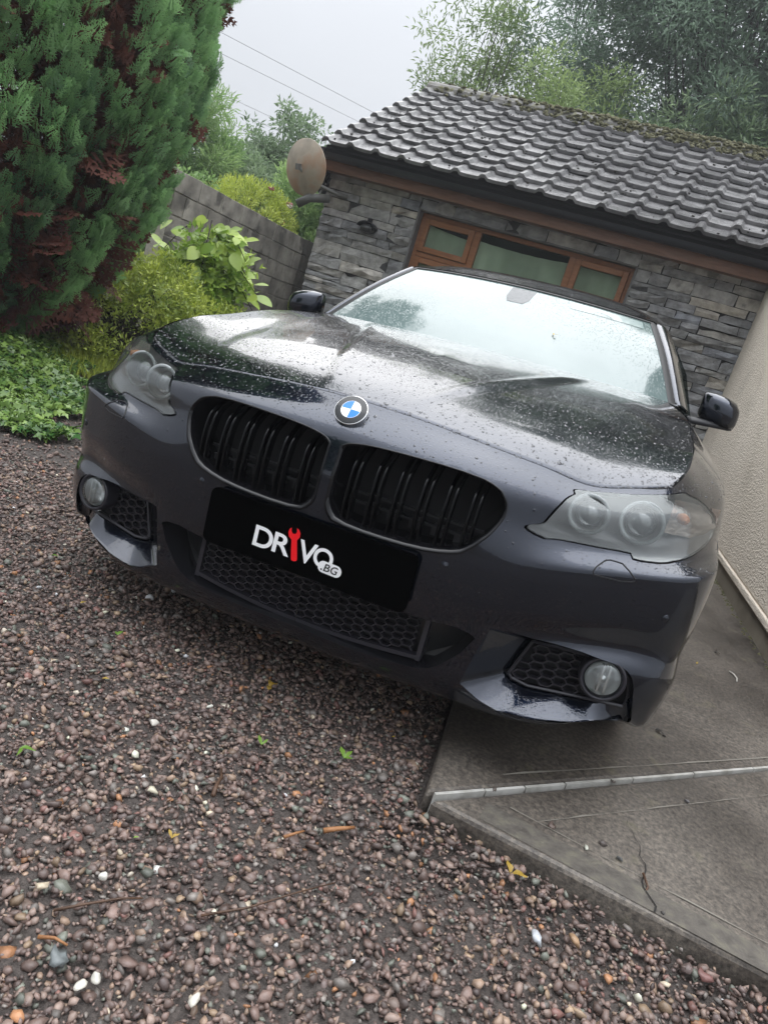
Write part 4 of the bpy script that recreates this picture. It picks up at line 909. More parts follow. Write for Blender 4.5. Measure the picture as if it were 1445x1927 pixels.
def patch(S,ua,ub,va,vb,du,dv,loops=(),keep=None,su=1.0,sv=1.0):
    """triangulate S over a (u,v) rectangle with closed hole loops; returns verts, faces, uv"""
    pts=[];edges=[]
    def chain(P,closed):
        b=len(pts);pts.extend([(float(x)*su,float(y)*sv) for x,y in P]);n=len(P)
        edges.extend([(b+i,b+(i+1)%n) for i in range(n if closed else n-1)])
    nu=max(2,int(round((ub-ua)/du)));nv=max(2,int(round((vb-va)/dv)))
    rect=[(ua+(ub-ua)*i/nu,va) for i in range(nu)]+[(ub,va+(vb-va)*i/nv) for i in range(nv)]+[(ub-(ub-ua)*i/nu,vb) for i in range(nu)]+[(ua,vb-(vb-va)*i/nv) for i in range(nv)]
    chain(rect,True)
    for l in loops: chain(l,True)
    gu,gv=np.meshgrid(np.linspace(ua,ub,nu+1)[1:-1],np.linspace(va,vb,nv+1)[1:-1]);G=np.stack([gu.ravel(),gv.ravel()],1)
    for l in loops:
        l=np.asarray(l);sc=np.array([1/du,1/dv])
        dd=np.min(np.linalg.norm((G[:,None]-l[None])*sc,axis=2),axis=1);G=G[(dd>.45)&~pip(G,l)]
    pts.extend([(float(x)*su,float(y)*sv) for x,y in G])
    vs_,_,fs_,*_=delaunay_2d_cdt([Vector(p) for p in pts],edges,[],0,1e-7)
    uv=np.array([(v.x/su,v.y/sv) for v in vs_]);F=np.array([list(f) for f in fs_]);c=uv[F].mean(1);ok=np.ones(len(F),bool)
    for l in loops: ok&=~pip(c,l)
    if keep is not None: ok&=keep(c)
    F=F[ok];X=S(np.clip(uv[:,0],0,1),np.clip(uv[:,1],0,1))
    return X,F,uv
def put(name,X,F,mat,parent=car,mirror=None,weld=False,**k):
    """link a half shape: mirror=None one object; 'join' both halves in one object; 'pair' two objects"""
    X=np.asarray(X);F=np.asarray(F);Xm=X*np.array([-1,1,1]);Fm=F[:,::-1]
    if mirror=='join':
        o=np_mesh(name,np.concatenate([X,Xm]),np.concatenate([F,Fm+len(X)]),mat,parent,True,**k)
        if weld:
            bm=bmesh.new();bm.from_mesh(o.data);bmesh.ops.remove_doubles(bm,verts=bm.verts[:],dist=.0006);bm.to_mesh(o.data);bm.free()
        return [o]
    r_=[np_mesh(name,X,F,mat,parent,True,**k)]
    if mirror=='pair': r_.append(np_mesh(name,Xm,Fm,mat,parent,True,**k))
    return r_
def pair(mb,name,mat,parent=car,smooth=False,bevel=0,**k):
    return [mb.build(name,mat,parent[0] if isinstance(parent,list) else parent,smooth,bevel,**k),mb.mirrored().build(name,mat,parent[1] if isinstance(parent,list) else parent,smooth,bevel,**k)]
BS=band();TU,TV=BS.tu,BS.tv
U9=TU[9];U12=TU[12]
UV={k:np.array(v) for k,v in OUTLINES.items()}
gr=UV['grille'].copy();gr=smooth_loop(gr,84);uMin=float(np.interp(.013,[BS(u,.75)[0][0] for u in (0,.03)],[0,.03]))
gr[:,0]=np.maximum(gr[:,0],uMin)
hl=smooth_loop(UV['headlight'],96);fg=poly_loop(UV['fog'],88)
it=UV['intake'];it=np.concatenate([[(0,it[0][1])],it[1:-1],[(0,it[-1][1])]])
def loop3(l,off=0.0):
    P=BS(l[:,0],l[:,1])
    if off: P=P+BS.normal(l[:,0],l[:,1])*off
    return P
# orientation: outward normal must face away from the car
sgn=1 if BS.normal(np.array([.02]),np.array([.5]))[0][1]<0 else -1
# the central intake reaches x=0: cut it in the half domain as an open notch
itd=poly_loop(it,60,closed=False)
itloop=np.concatenate([itd,[(-.02,it[-1][1]),(-.02,it[0][1])]])
def bumper_patch():
    pts=[];loops=[gr,hl,fg]
    # rectangle boundary is split at the intake notch by using it as a loop slightly outside u=0
    l2=itd.copy();l2[0,0]=l2[-1,0]=1e-4
    return patch(BS,0,U9-.0006,0,1,.0034,.0125,loops+[l2],su=3.0,sv=1.0)
X,F,uvb=bumper_patch()
def orient(X,F,S,uv):
    """make triangle winding agree with the outward side"""
    a,b,c=X[F[:,0]],X[F[:,1]],X[F[:,2]];n=np.cross(b-a,c-a);cu=uv[F].mean(1);m_=S.normal(np.clip(cu[:,0],0,1),np.clip(cu[:,1],0,1))*sgn
    fl=(n*m_).sum(1)<0;F=F.copy();F[fl]=F[fl][:,::-1];return F
F=orient(X,F,BS,uvb)
bump_o=put('front_bumper',X,F,M['paint'],mirror='join',weld=True)[0]
# wings, doors, rear quarters
def arch(cy,cz,r):
    def k(c):
        P=BS(np.clip(c[:,0],0,1),np.clip(c[:,1],0,1));return (P[:,1]-cy)**2+(P[:,2]-cz)**2>r*r
    return k
def arch_loop(cy,cz,r,ulo,uhi):
    """u,v points of the wheel arch on the flank"""
    out=[]
    for a in np.linspace(R(-25),R(205),60):
        ty,tz=cy+r*math.cos(a),cz+r*math.sin(a);u,v=np.interp(ty,[BS(q,.4)[0][1] for q in np.linspace(ulo,uhi,40)],np.linspace(ulo,uhi,40)),.3
        for _ in range(10):
            p=BS(u,v)[0];e=1e-4;Ju=(BS(u+e,v)[0]-BS(u-e,v)[0])/(2*e);Jv=(BS(u,min(v+e,1))[0]-BS(u,max(v-e,0))[0])/(2*e if 0<v<1 else e)
            A=np.array([[Ju[1],Jv[1]],[Ju[2],Jv[2]]]);
            try: s=np.linalg.solve(A,np.array([ty-p[1],tz-p[2]]))
            except Exception: break
            u=float(np.clip(u+np.clip(s[0],-.02,.02),ulo,uhi));v=float(np.clip(v+np.clip(s[1],-.1,.1),.002,.99))
        out.append((u,v))
    return np.array(out)
WC=[(.83,.335),(3.80,.335)];WR=.335
seg_=[('wing',U9+.0006,U12-.0004,0),('front_door',U12+.0004,float(np.interp(2.58,BS.P[5][12:16,1],TU[12:16]))-.0004,None),
      ('rear_door',float(np.interp(2.58,BS.P[5][12:16,1],TU[12:16]))+.0004,float(np.interp(3.47,BS.P[5][12:16,1],TU[12:16]))-.0004,None),
      ('rear_panel',float(np.interp(3.47,BS.P[5][12:16,1],TU[12:16]))+.0004,1.0,1)]
panels={}
for nm,ua,ub,wi in seg_:
    loops=[];kp=None
    if wi is not None:
        cy,cz=WC[wi];al=arch_loop(cy,cz,WR,max(ua,.02)+1e-4,min(ub,.995)-1e-4);loops=[al];kp=arch(cy,cz,WR)
    vlo=.0 if wi is not None else .0
    X,F,uv_=patch(BS,ua,ub,vlo,1,.006,.03,loops,kp,su=3.0)
    F=orient(X,F,BS,uv_);panels[nm]=put(nm,X,F,M['paint'],mirror='pair' if nm!='rear_panel' else 'join',weld=True)
# dark tubes painted in for the shade of the gaps between the panels
def seam(u,v0,v1,name='seam'):
    v=np.linspace(v0,v1,30);P=BS(np.full(30,u),v)-BS.normal(np.full(30,u),v)*sgn*.0015
    pair(MB().tube([tuple(p) for p in P],.0032,5),name,M['seal'])
seam(U9,.70 if False else .60,.80);seam(U12,.0,1);seam(seg_[1][2],0,1);seam(seg_[2][2],.3,1)
# wheel-arch liners, floor, radiator wall: close the shell so that nothing shows through
for cy,cz in WC:
    mb=MB();ring=[(cy+.345*math.cos(a),cz+.345*math.sin(a)) for a in np.linspace(R(-30),R(210),24)]
    mb.loft([[(x,y,z) for y,z in ring] for x in (.62,.925)],False);mb.add([(.62,y,z) for y,z in ring],[tuple(range(24))]);pair(mb,'arch_liner',M['void'])
mb=MB();pl=[(x,y) for x,y in zip(PLAN[:,0]*.95,PLAN[:,1]+np.where(PLAN[:,1]<2.4,.05,-.05))]
mb.add([(x,y,.205) for x,y in pl]+[(-x,y,.205) for x,y in pl[::-1]],[tuple(range(2*len(pl)))]);mb.build('underbody',M['void'],car)
mb=MB();mb.box((-.60,.34,.20),(.60,.36,.76));mb.build('radiator',M['void'],car)

# ---- kidney grilles
def ring_in(l,sx,sy,dep):
    c=l.mean(0);P=BS(np.clip((l[:,0]-c[0])*sx+c[0],0,1),(l[:,1]-c[1])*sy+c[1]);return P+np.array([0,dep,0])
gout=loop3(gr);gin=ring_in(gr,.955,.925,.006)
mb=MB().loft([gout+np.array([0,.0,0]),gout+np.array([0,-.004,0]),(gout*.55+gin*.45)+np.array([0,-.006,0]),gin,ring_in(gr,.945,.915,.030),ring_in(gr,.935,.905,.10)])
gf=pair(mb,'kidney_grille',M['frame_black'],smooth=True)
mb=MB();bk=ring_in(gr,.96,.94,.13);mb.add([tuple(p) for p in bk],[tuple(range(len(bk)))]);pair(mb,'grille_backing',M['void'],gf)
gpts=ring_in(gr,.95,.92,0)
def gspan(x):
    zs=[]
    for i in range(len(gpts)):
        a,b=gpts[i],gpts[(i+1)%len(gpts)]
        if (a[0]-x)*(b[0]-x)<0: f=(x-a[0])/(b[0]-a[0]);zs.append((a[2]+f*(b[2]-a[2]),a[1]+f*(b[1]-a[1])))
    return min(zs),max(zs)
for xb in (.058,.120,.179,.239,.299,.359):
    for dx in (-.0004,.0165):
        x=xb+dx;(z0,y0),(z1,y1)=gspan(x);n=14;prof=[]
        for i in range(n+1):
            f=i/n;z=z0+.002+(z1-z0-.001)*f;yy=y0+(y1-y0)*f+.013-.012*math.sin(math.pi*min(1,f*1.08))+(.055*max(0,f-.74)**1.35*6)
            prof.append((yy,z))
        w2=.0030;mb=MB();mb.loft([[(x-w2,y+.03,z),(x-w2,y+.002,z),(x-w2*.5,y,z),(x+w2*.5,y,z),(x+w2,y+.002,z),(x+w2,y+.03,z)] for y,z in prof],False)
        pair(mb,'grille_bar',M['bar'],gf,True)
# clutter seen between the bars: shutter frame and brackets
mb=MB()
for z in (.575,.60): mb.box((.05,.085,z),(.40,.10,z+.006))
for x in (.09,.15,.21,.27,.33): mb.box((x,.07,.56),(x+.03,.11,.585))
pair(mb,'shutter_frame',M['black_plastic'],gf)

# ---- headlamps
hout=loop3(hl);nh=len(hl)
hin=ring_in(hl,.972,.955,.004)
mb=MB().loft([hout,hout+np.array([0,.012,-.001]),hin+np.array([0,.010,0]),ring_in(hl,.965,.945,.02)]);hs_=pair(mb,'headlight',M['black_gloss'],smooth=True)
hll=np.stack([(hl[:,0]-hl[:,0].mean())*.974+hl[:,0].mean(),(hl[:,1]-hl[:,1].mean())*.957+hl[:,1].mean()],1)
pts=[Vector((float(a)*3,float(b))) for a,b in hll];gu,gv=np.meshgrid(np.arange(hll[:,0].min(),hll[:,0].max(),.004),np.arange(hll[:,1].min(),hll[:,1].max(),.013));G=np.stack([gu.ravel(),gv.ravel()],1)
dd=np.min(np.linalg.norm((G[:,None]-hll[None])*np.array([250,77]),axis=2),axis=1);G=G[pip(G,hll)&(dd>.5)]
vs_,_,fs_,*_=delaunay_2d_cdt(pts+[Vector((float(a)*3,float(b))) for a,b in G],[(i,(i+1)%nh) for i in range(nh)],[],1,1e-7)
uv=np.array([(v.x/3,v.y) for v in vs_]);F=np.array([list(f) for f in fs_]);X=BS(uv[:,0],uv[:,1]);X=X+BS.normal(uv[:,0],uv[:,1])*sgn*.003
F=orient(X,F,BS,uv)
np_mesh('lens',X,F,M['lens'],hs_[0],True);np_mesh('lens',X*np.array([-1,1,1]),F[:,::-1],M['lens'],hs_[1],True)
# bowl behind the lens
M['proj']=simple('projector_glass',(.055,.06,.062),.10,spec=1.0,coat=1.0,coatr=.03)
INW=np.array([-.30,.95,-.05]);INW/=np.linalg.norm(INW)
b1=ring_in(hl,.965,.945,.012);bc=b1.mean(0);b2=(b1-bc)*np.array([.90,.9,.86])+bc+INW*.055;b3=(b1-bc)*np.array([.8,.8,.7])+bc+INW*.10
mb=MB().loft([b1,b2,b3]);mb.add([tuple(p) for p in b3],[tuple(range(nh))[::-1]]);pair(mb,'reflector_bowl',M['lampgrey'],hs_,True)
for i,(u,v) in enumerate(UV['hlring']):
    P=BS(u,v)[0];ax=np.array([-.05 if i==0 else .05,-1,.10]);ax/=np.linalg.norm(ax);c=P+np.array([0,1,0])*(.030 if i==0 else .038);rr=.0455 if i==0 else .050
    Fm=frame(ax,(1,0,0),c)
    mb=MB();mb.lathe([(rr+.0050*math.cos(a),.0026*math.sin(a)) for a in np.linspace(0,2*math.pi,10,endpoint=False)],40,Fm,closed=True);pair(mb,'light_ring',M['ring'],hs_,True)
    mb=MB();mb.lathe([(rr-.003,-.002),(rr*.88,-.020),(rr*.70,-.046),(rr*.60,-.052)],36,Fm);pair(mb,'reflector',M['lampchrome'],hs_,True)
    mb=MB();mb.lathe([(rr*.80,-.036),(rr*.74,-.024),(rr*.58,-.013),(rr*.36,-.006),(rr*.15,-.003),(0.0001,-.002)],34,Fm);pair(mb,'projector_lens',M['proj'],hs_,True)
# indicator chamber at the outer end
c0=BS(np.array([float(np.interp(.865,[BS(u,.83)[0][0] for u in np.linspace(TU[6],TU[8],30)],np.linspace(TU[6],TU[8],30)))]),np.array([.80]))[0]
mb=MB();L0=[]
for zz in np.linspace(-.045,.045,7):
    L0.append([tuple(c0+np.array([-.060+.020*i,.035+.012*i+.012*abs(math.sin(i*1.57+zz*40)),zz])) for i in range(7)])
mb.loft(L0,False);pair(mb,'indicator_reflector',simple('indicator_reflector',(.42,.36,.31),.25,.85,bs=.5,bscale=70),hs_,True)
mb=MB();mb.lathe([(0.0001,.026),(.012,.02),(.015,0),(.011,-.02)],14,frame((.2,-1,0),None,c0+np.array([-.030,.030,.004])));pair(mb,'amber_bulb',M['amber'],hs_,True)
# ---- headlamp washer flap and parking sensors
wl=poly_loop(UV['washer'],40);P=BS(wl[:,0],wl[:,1])+BS.normal(wl[:,0],wl[:,1])*sgn*.0004
pair(MB().tube([tuple(p) for p in np.concatenate([P,P[:2]])],.0018,5,False),'washer_flap',M['seal'])
for u,v in UV['sensor']:
    P=BS(u,v)[0];n_=BS.normal(np.array([u]),np.array([v]))[0]*sgn;mb=MB();mb.lathe([(.0105,.0005),(.0098,.0022),(.0085,.0005),(.0075,.0015),(.0001,.0018)],20,frame(n_,None,P));pair(mb,'parking_sensor',M['paint'],smooth=True)

# ---- number plate with its lettering
PC=Vector((.0,-.040,.4535));PW,PH=.571,.148
def rrect(w_,h_,r,n=6,cut=0):
    o=[]
    for sx,sz,a0 in ((1,1,0),(-1,1,90),(-1,-1,180),(1,-1,270)):
        for k in range(n+1): a=R(a0+90*k/n);o.append((sx*(w_/2-r)+r*math.cos(a),sz*(h_/2-r)+r*math.sin(a)))
    return o
lp=rrect(PW,PH,.020);mb=MB().loft([[(PC.x+x*s,PC.y+y,PC.z+z*s) for x,z in lp] for y,s in ((.012,1),(.001,1),(0,.994))]);n=len(lp);mb.F.append(tuple(range(2*n,3*n))[::-1] if False else tuple(range(2*n,3*n)))
plate=mb.build('number_plate',M['plate'],car)
def flat(name,poly,mat,y,parent=plate):
    return mesh(name,[(PC.x+x,PC.y-y,PC.z+z) for x,z in poly],[tuple(range(len(poly)))],mat,parent)
def glyph(ch,x,z,h_,wd,mat,y,rot=0.0,bold=.016,shear=0.0):
    cu_=bpy.data.curves.new('letter','FONT');cu_.body=ch;cu_.size=1;cu_.offset=bold;cu_.shear=shear;cu_.extrude=0
    t_=bpy.data.objects.new('tmp',cu_);COL.objects.link(t_);bpy.context.view_layer.update()
    me=bpy.data.meshes.new_from_object(t_.evaluated_get(bpy.context.evaluated_depsgraph_get()));bpy.data.objects.remove(t_)
    co=np.array([v.co[:] for v in me.vertices]);mn,mx_=co.min(0),co.max(0);sx,sz=wd/(mx_[0]-mn[0]),h_/(mx_[1]-mn[1])
    cr_,sr=math.cos(rot),math.sin(rot)
    for v,c in zip(me.vertices,co):
        a,b=(c[0]-mn[0])*sx,(c[1]-mn[1])*sz;v.co=(PC.x+x+a*cr_-b*sr,PC.y-y,PC.z+z+a*sr+b*cr_)
    me.materials.append(mat);return link(bpy.data.objects.new('letter',me),plate)
glyph('D',-.1420,-.0385,.0545,.054,M['white_print'],.0016,R(-1))
glyph('R',-.0865,-.0370,.0525,.049,M['white_print'],.0016,R(-1))
glyph('V',-.0165,-.0375,.0565,.050,M['white_print'],.0016,R(-1))
glyph('O',.0265,-.0340,.0510,.053,M['white_print'],.0016,R(-1))
# spanner standing in for the letter I
wr=[];
shaft=[(-.0085,-.036),(-.0070,-.0405),(0,-.0425),(.0070,-.0405),(.0085,-.036),(.0075,.012),(.0150,.020),(.0165,.030),(.0130,.0385),(.0070,.043),(.0075,.0335),(.004,.0275),(-.004,.0275),(-.0075,.0335),(-.0070,.043),(-.0130,.0385),(-.0165,.030),(-.0150,.020),(-.0075,.012)]
tl=R(13)
wr=[(-.0290+x*math.cos(tl)+z*math.sin(tl)*-1*-1*.0+ z*(-math.sin(tl)*-1)*-.85, z*math.cos(tl)+x*math.sin(tl)) for x,z in shaft]
o_=flat('wrench_emblem',[(-.0295+x*math.cos(tl)-z*math.sin(tl),x*math.sin(tl)+z*math.cos(tl)-.001) for x,z in shaft],M['red_print'],.0016)
pill=[(x*math.cos(R(-1.5))-z*math.sin(R(-1.5))+.0765,x*math.sin(R(-1.5))+z*math.cos(R(-1.5))-.0295) for x,z in rrect(.0640,.0300,.0145)]
flat('domain_tab',pill,M['white_print'],.0028)
glyph('.',.0530,-.0385,.0048,.0050,M['black_print'],.0040,0,.01);glyph('B',.0610,-.0385,.0195,.0165,M['black_print'],.0040,0,.012,.15);glyph('G',.0800,-.0392,.0200,.0190,M['black_print'],.0040,0,.012,.15)
mb=MB();mb.box((-.27,-.028,.385),(.27,.02,.522));mb.build('plate_holder',M['black_plastic'],plate)

# ---- honeycomb inserts
def honeycomb(mb,inside,surf,x0,x1,z0,z1,cw,chh,rib=.0035,dep=.022):
    """stretched hexagon ribs as bars in the plane of surf(x,z)->y"""
    row=0;z=z0
    edges=set()
    def q(x,z): return (round(x,5),round(z,5))
    while z<z1+chh:
        x=x0+(cw*.75 if row%2 else 0)
        while x<x1+cw:
            hx=[(x-cw*.5,z),(x-cw*.25,z+chh*.5),(x+cw*.25,z+chh*.5),(x+cw*.5,z),(x+cw*.25,z-chh*.5),(x-cw*.25,z-chh*.5)]
            for i in range(6):
                a,b=q(*hx[i]),q(*hx[(i+1)%6]);edges.add((min(a,b),max(a,b)))
            x+=cw*1.5
        z+=chh*.5;row+=1
    for a,b in edges:
        if not(inside(*a) and inside(*b)): continue
        d=Vector((b[0]-a[0],b[1]-a[1]));l=d.length;d/=max(l,1e-6);n_=Vector((-d.y,d.x))*rib*.5
        P=[];
        for (px,pz) in (a,b):
            for s in (-1,1):
                P.append((px+n_.x*s,surf(px,pz),pz+n_.y*s))
        Q=[(x,y+dep,z) for x,y,z in P]
        mb.add(P+Q,[(0,1,3,2),(0,4,5,1),(2,3,7,6),(0,2,6,4),(1,5,7,3)])
    return mb
ci=lambda x,z: abs(x)<.322 and .232+.02*(abs(x)/.33)**2<z<.40
cs=lambda x,z: .048+.10*x*x+.05*(z-.23)
mb=honeycomb(MB(),ci,cs,-.33,.33,.228,.39,.036,.0185,.003)
ins=mb.build('intake_honeycomb',M['honey'],car)
mb=MB()
zb=lambda x:.228+.02*(abs(x)/.33)**2
mb.loft([[(x,cs(x,.23)-.008,zb(x)-.004),(x,cs(x,.23)-.008,zb(x)+.006),(x,cs(x,.23)+.02,zb(x)+.006),(x,cs(x,.23)+.02,zb(x)-.004)] for x in np.linspace(-.335,.335,30)])
for s in (-1,1): mb.loft([[(s*.324,cs(.33,z)-.008,z),(s*.336,cs(.33,z)-.008,z),(s*.336,cs(.33,z)+.02,z),(s*.324,cs(.33,z)+.02,z)] for z in (.24,.38)])
mb.build('insert_frame',M['honey'],ins)
mb=MB();mb.add([(x,cs(x,z)+.030,z) for z in (.19,.40) for x in np.linspace(-.34,.34,20)],[(i,i+1,21+i,20+i) for i in range(19)]);mb.build('intake_backing',M['void'],ins)
# pods either side: the intake mouth runs back into dark scoops
P=loop3(itd);mb=MB();inn=np.array([[min(p[0],.33) if p[0]<.36 else .335+(p[0]-.335)*.80,p[1]+.055+.10*max(0,p[0]-.30),p[2]+(.3-p[2])*.10] for p in P])
mb.loft([P,P+np.array([0,.010,0]),inn,inn+np.array([0,.03,0])],False);pair(mb,'intake_duct',M['black_gloss'],smooth=True)
mb=MB();bk=inn[(inn[:,0]>.30)]+np.array([0,.012,0]);mb.add([tuple(p) for p in bk]+[(.325,bk[0][1],bk[0][2]),(.325,bk[-1][1],bk[-1][2])],[tuple(range(len(bk)))+(len(bk)+1,len(bk))]);pair(mb,'scoop',simple('satin_black',(.016,.017,.018),.3))
# ---- fog lamp pockets
fin=np.array([[0.55,0.133,0.263],[0.583,0.139,0.366],[0.644,0.151,0.371],[0.749,0.171,0.373],[0.811,0.183,0.365],[0.836,0.187,0.345],[0.848,0.19,0.296],[0.843,0.189,0.266],[0.604,0.143,0.244],[0.56,0.135,0.253]])+np.array([0,.012,0])
fo=loop3(fg)
f0=np.array(BS(UV['fog'][:,0],UV['fog'][:,1]))
def seglens(P,idx): return [P[idx[i]:idx[i+1]+1] for i in range(len(idx)-1)]
f0c=np.concatenate([f0,f0[:1]]);finc=np.concatenate([fin,fin[:1]])
so_=seglens(f0c,[0,2,10,13,20]);si_=seglens(finc,[0,1,5,7,10])
oL=[];iL=[]
for a,b in zip(so_,si_):
    k=22;oL.append(poly_loop(a,k,False)[:-1]);iL.append(poly_loop(b,k,False)[:-1])
oL=np.concatenate(oL);iL=np.concatenate(iL)
mid=oL*.5+iL*.5;nlo=63
mid[nlo:,2]+=.002
mb=MB().loft([oL,oL*.93+iL*.07+np.array([0,.002,0]),mid,iL]);fp=pair(mb,'fog_pocket',M['paint_smooth'],smooth=True)
mb=MB();mb.add([tuple(p+np.array([0,.012,0])) for p in iL],[tuple(range(len(iL)))]);pair(mb,'pocket_backing',M['void'],fp)
finp=fin[:,[0,2]];cxz=finp.mean(0);fsh=(finp-cxz)*np.array([.985,.97])+cxz
inn_=lambda x,z: bool(pip([(x,z)],fsh)[0]) and x<.745
fs_=lambda x,z:.147+.19*(x-.56)-.010
mb=honeycomb(MB(),inn_,fs_,.55,.80,.235,.38,.042,.0225,.0035,.02);fh=pair(mb,'fog_honeycomb',M['honey'],fp)
mb=MB().tube([(p[0],fs_(p[0],0)-.002,p[1]) for p in np.concatenate([fsh,fsh[:1]])],.0045,6);pair(mb,'insert_rim',M['honey'],fp)
FC=np.array([.772,.136,.336]);FM=frame((.12,-1,.04),(1,0,0),FC)
mb=MB();mb.lathe([(.057,-.045),(.057,.0),(.054,.006),(.048,.004),(.0455,-.006)],44,FM);fl=pair(mb,'fog_lamp',M['honey'],smooth=True)
mb=MB();mb.lathe([(.0458,-.006),(.0445,.004),(.034,.012),(.02,.016),(.0001,.0175)],40,FM);pair(mb,'lens',M['foglens'],fl,True)
mb=MB();mb.lathe([(.0435,-.006),(.037,-.030),(.02,-.040),(.0001,-.042)],34,FM);pair(mb,'reflector',M['lampchrome'],fl,True)
mb=MB();
for dx in (-.006,.010): mb.box((dx-.0025,-.034,-.02),(dx+.0025,.034,.004),FM)
mb.lathe([(.0001,.004),(.010,.0),(.012,-.02)],14,FM);pair(mb,'bulb_shield',M['lampchrome'],fl)

# ---- roundel on the nose
bn=BS.normal(np.array([0.0015]),np.array([float(np.interp(.799,BS.P[8:11,0,2],TV[8:11]))]))[0]*sgn
BP=Vector((0,.046,.802));bn=Vector((0,bn[1],bn[2])).normalized();bn=Vector((0,-.80,.60)).normalized()
BM=frame(bn,(1,0,0),BP-bn*.000)
mb=MB();mb.lathe([(.0430,-.010),(.0430,.002),(.0424,.0040),(.0412,.0040)],48,BM);bd=mb.build('roundel',M['chrome'],car,True)
mb=MB();mb.lathe([(.0413,.0040),(.0400,.0046),(.0255,.0062)],48,BM);mb.build('outer_ring',M['badge_black'],bd,True)
mb=MB();mb.lathe([(.0256,.0060),(.0250,.0068),(.0245,.0064)],48,BM);mb.build('inner_ring',M['chrome'],bd,True)
for k in range(4):
    n=12;pts=[BM@Vector((0,0,.0072))]+[BM@Vector((.0245*math.cos(a),.0245*math.sin(a),.0064)) for a in np.linspace(R(90*k),R(90*k+90),n)]
    mesh('quadrant',pts,[(0,i,i+1) for i in range(1,n)],M['badge_white'] if k%2 else M['badge_white'],bd)
    q_=bd.children[-1];q_.data.materials.clear();q_.data.materials.append(M['badge_white'] if k in (0,2) else M['badge_blue'])

# ---- bonnet
HS=hood();nu_,nv_=110,120
gu,gv=np.meshgrid(np.linspace(0,1,nu_),np.linspace(0,1,nv_)**1.0);X=HS(gu.ravel(),gv.ravel())
def crease(X,p0,p1,w0,h_):
    """step-like feature line on the bonnet: higher towards the middle"""
    p0,p1=np.array(p0),np.array(p1);d=p1-p0;L_=np.linalg.norm(d);d/=L_;r_=X[:,:2]-p0;s=r_@d;t=(r_[:,0]*d[1]-r_[:,1]*d[0]);f=np.clip(s/L_*4,0,1)*np.clip((1.02-s/L_)*4,0,1)
    X[:,2]+=h_*f*(1/(1+np.exp(t/w0)))
    X[:,2]+=h_*.55*f*np.exp(-(t/(w0*2.2))**2)
crease(X,(.105,.10),(.47,1.34),.009,.011);crease(X,(.53,.15),(.665,1.40),.018,.005)
gap=.0065;vv=gv.ravel();X[:,1]+=np.where(vv<.001,gap,0);
# keep a hair gap to the wings
uu=gu.ravel();X[:,0]-=np.where(uu>.999,.0035,0)
F=np.array([(j*nu_+i,j*nu_+i+1,(j+1)*nu_+i+1,(j+1)*nu_+i) for j in range(nv_-1) for i in range(nu_-1)])
a,b,c=X[F[0,0]],X[F[0,1]],X[F[0,2]]
if np.cross(b-a,c-a)[2]<0: F=F[:,::-1]
HX=X.copy()
bon=put('bonnet',X,F,M['paint'],mirror='join',weld=True)[0]
# turned-down lip at the front and side edges, dark rubber below the gap
edge=[j for j in range(nu_)]+[(j)*nu_+nu_-1 for j in range(1,nv_)]
E0=X[edge];E1=E0+np.array([0,.004,-.022]);E1[nu_:]=E0[nu_:]+np.array([-.006,0,-.022]);E1[:,0]=np.where(E0[:,0]<1e-6,0,E1[:,0])
pair(MB().loft([E0,E1],False),'bonnet_lip',M['paint'],[bon,bon],True)
pair(MB().tube([tuple(p+np.array([0,-.0030,-.0020])) for p in E0[:nu_]],.0030,5),'shut_line',M['void'])  # black tube stands in for the shade inside the bonnet gap
E2=E0+np.array([0,-.007,-.012]);E3=E0+np.array([0,.016,-.016]);E2[nu_:]=E0[nu_:]+np.array([.0045,0,-.012]);E3[nu_:]=E0[nu_:]+np.array([-.016,0,-.016])
pair(MB().loft([E2,E3],False),'bonnet_seal',M['seal'])

# ---- windscreen, pillars, roof, side glass, tail
def ws(s,t):          # s -1..1 across, t 0..1 up
    s=np.asarray(s,float);t=np.asarray(t,float)
    xb,yb,zb_=.772*s,1.235+.315*s*s,.995+.028*s*s;xt,yt,zt=.598*s,1.932+.172*s*s,1.372-.008*s*s
    x=xb+(xt-xb)*t;y=yb+(yt-yb)*t;z=zb_+(zt-zb_)*t;b_=np.sin(np.pi*t)*.018
    return np.stack([x,y-b_*.5,z+b_*.85],-1)
def grid(fn,ss,tt):
    S_,T_=np.meshgrid(ss,tt);X=fn(S_.ravel(),T_.ravel());n=len(ss);F=np.array([(j*n+i,j*n+i+1,(j+1)*n+i+1,(j+1)*n+i) for j in range(len(tt)-1) for i in range(n-1)]);return X,F
X,F=grid(ws,np.linspace(-1,1,41),np.linspace(0,1,21));wsc=np_mesh('windscreen',X,F,M['windscreen'],car,True)
def on_ws(s,t,off): 
    p=ws(np.array([s]),np.array([t]))[0];a=ws(np.array([s+.01]),np.array([t]))[0]-p;b=ws(np.array([s]),np.array([t+.01]))[0]-p;n_=np.cross(a,b);n_/=np.linalg.norm(n_);n_*=1 if n_[2]>0 else -1;return p+n_*off
M['frit']=screen('sensor_patch',(.4,.42,.45),(.05,.058,.066),.85,.12);M['strip']=screen('tinted_strip',(.55,.68,.64),(.30,.36,.35),.92,.6)
def ws_patch(name,pts,mat,off=.0012):
    V=[on_ws(a,b,off) for a,b in pts];mesh(name,V,[tuple(range(len(V)))],mat,wsc)
ws_patch('rain_sensor',[(-.085,.965),(.105,.965),(.095,.80),(.065,.73),(-.045,.73),(-.075,.80)],M['frit'])
n=14;ws_patch('sun_strip',[(.385+.53*i/n,.955) for i in range(n+1)]+[(.915-.53*i/n,.85) for i in range(n+1)],M['strip'])
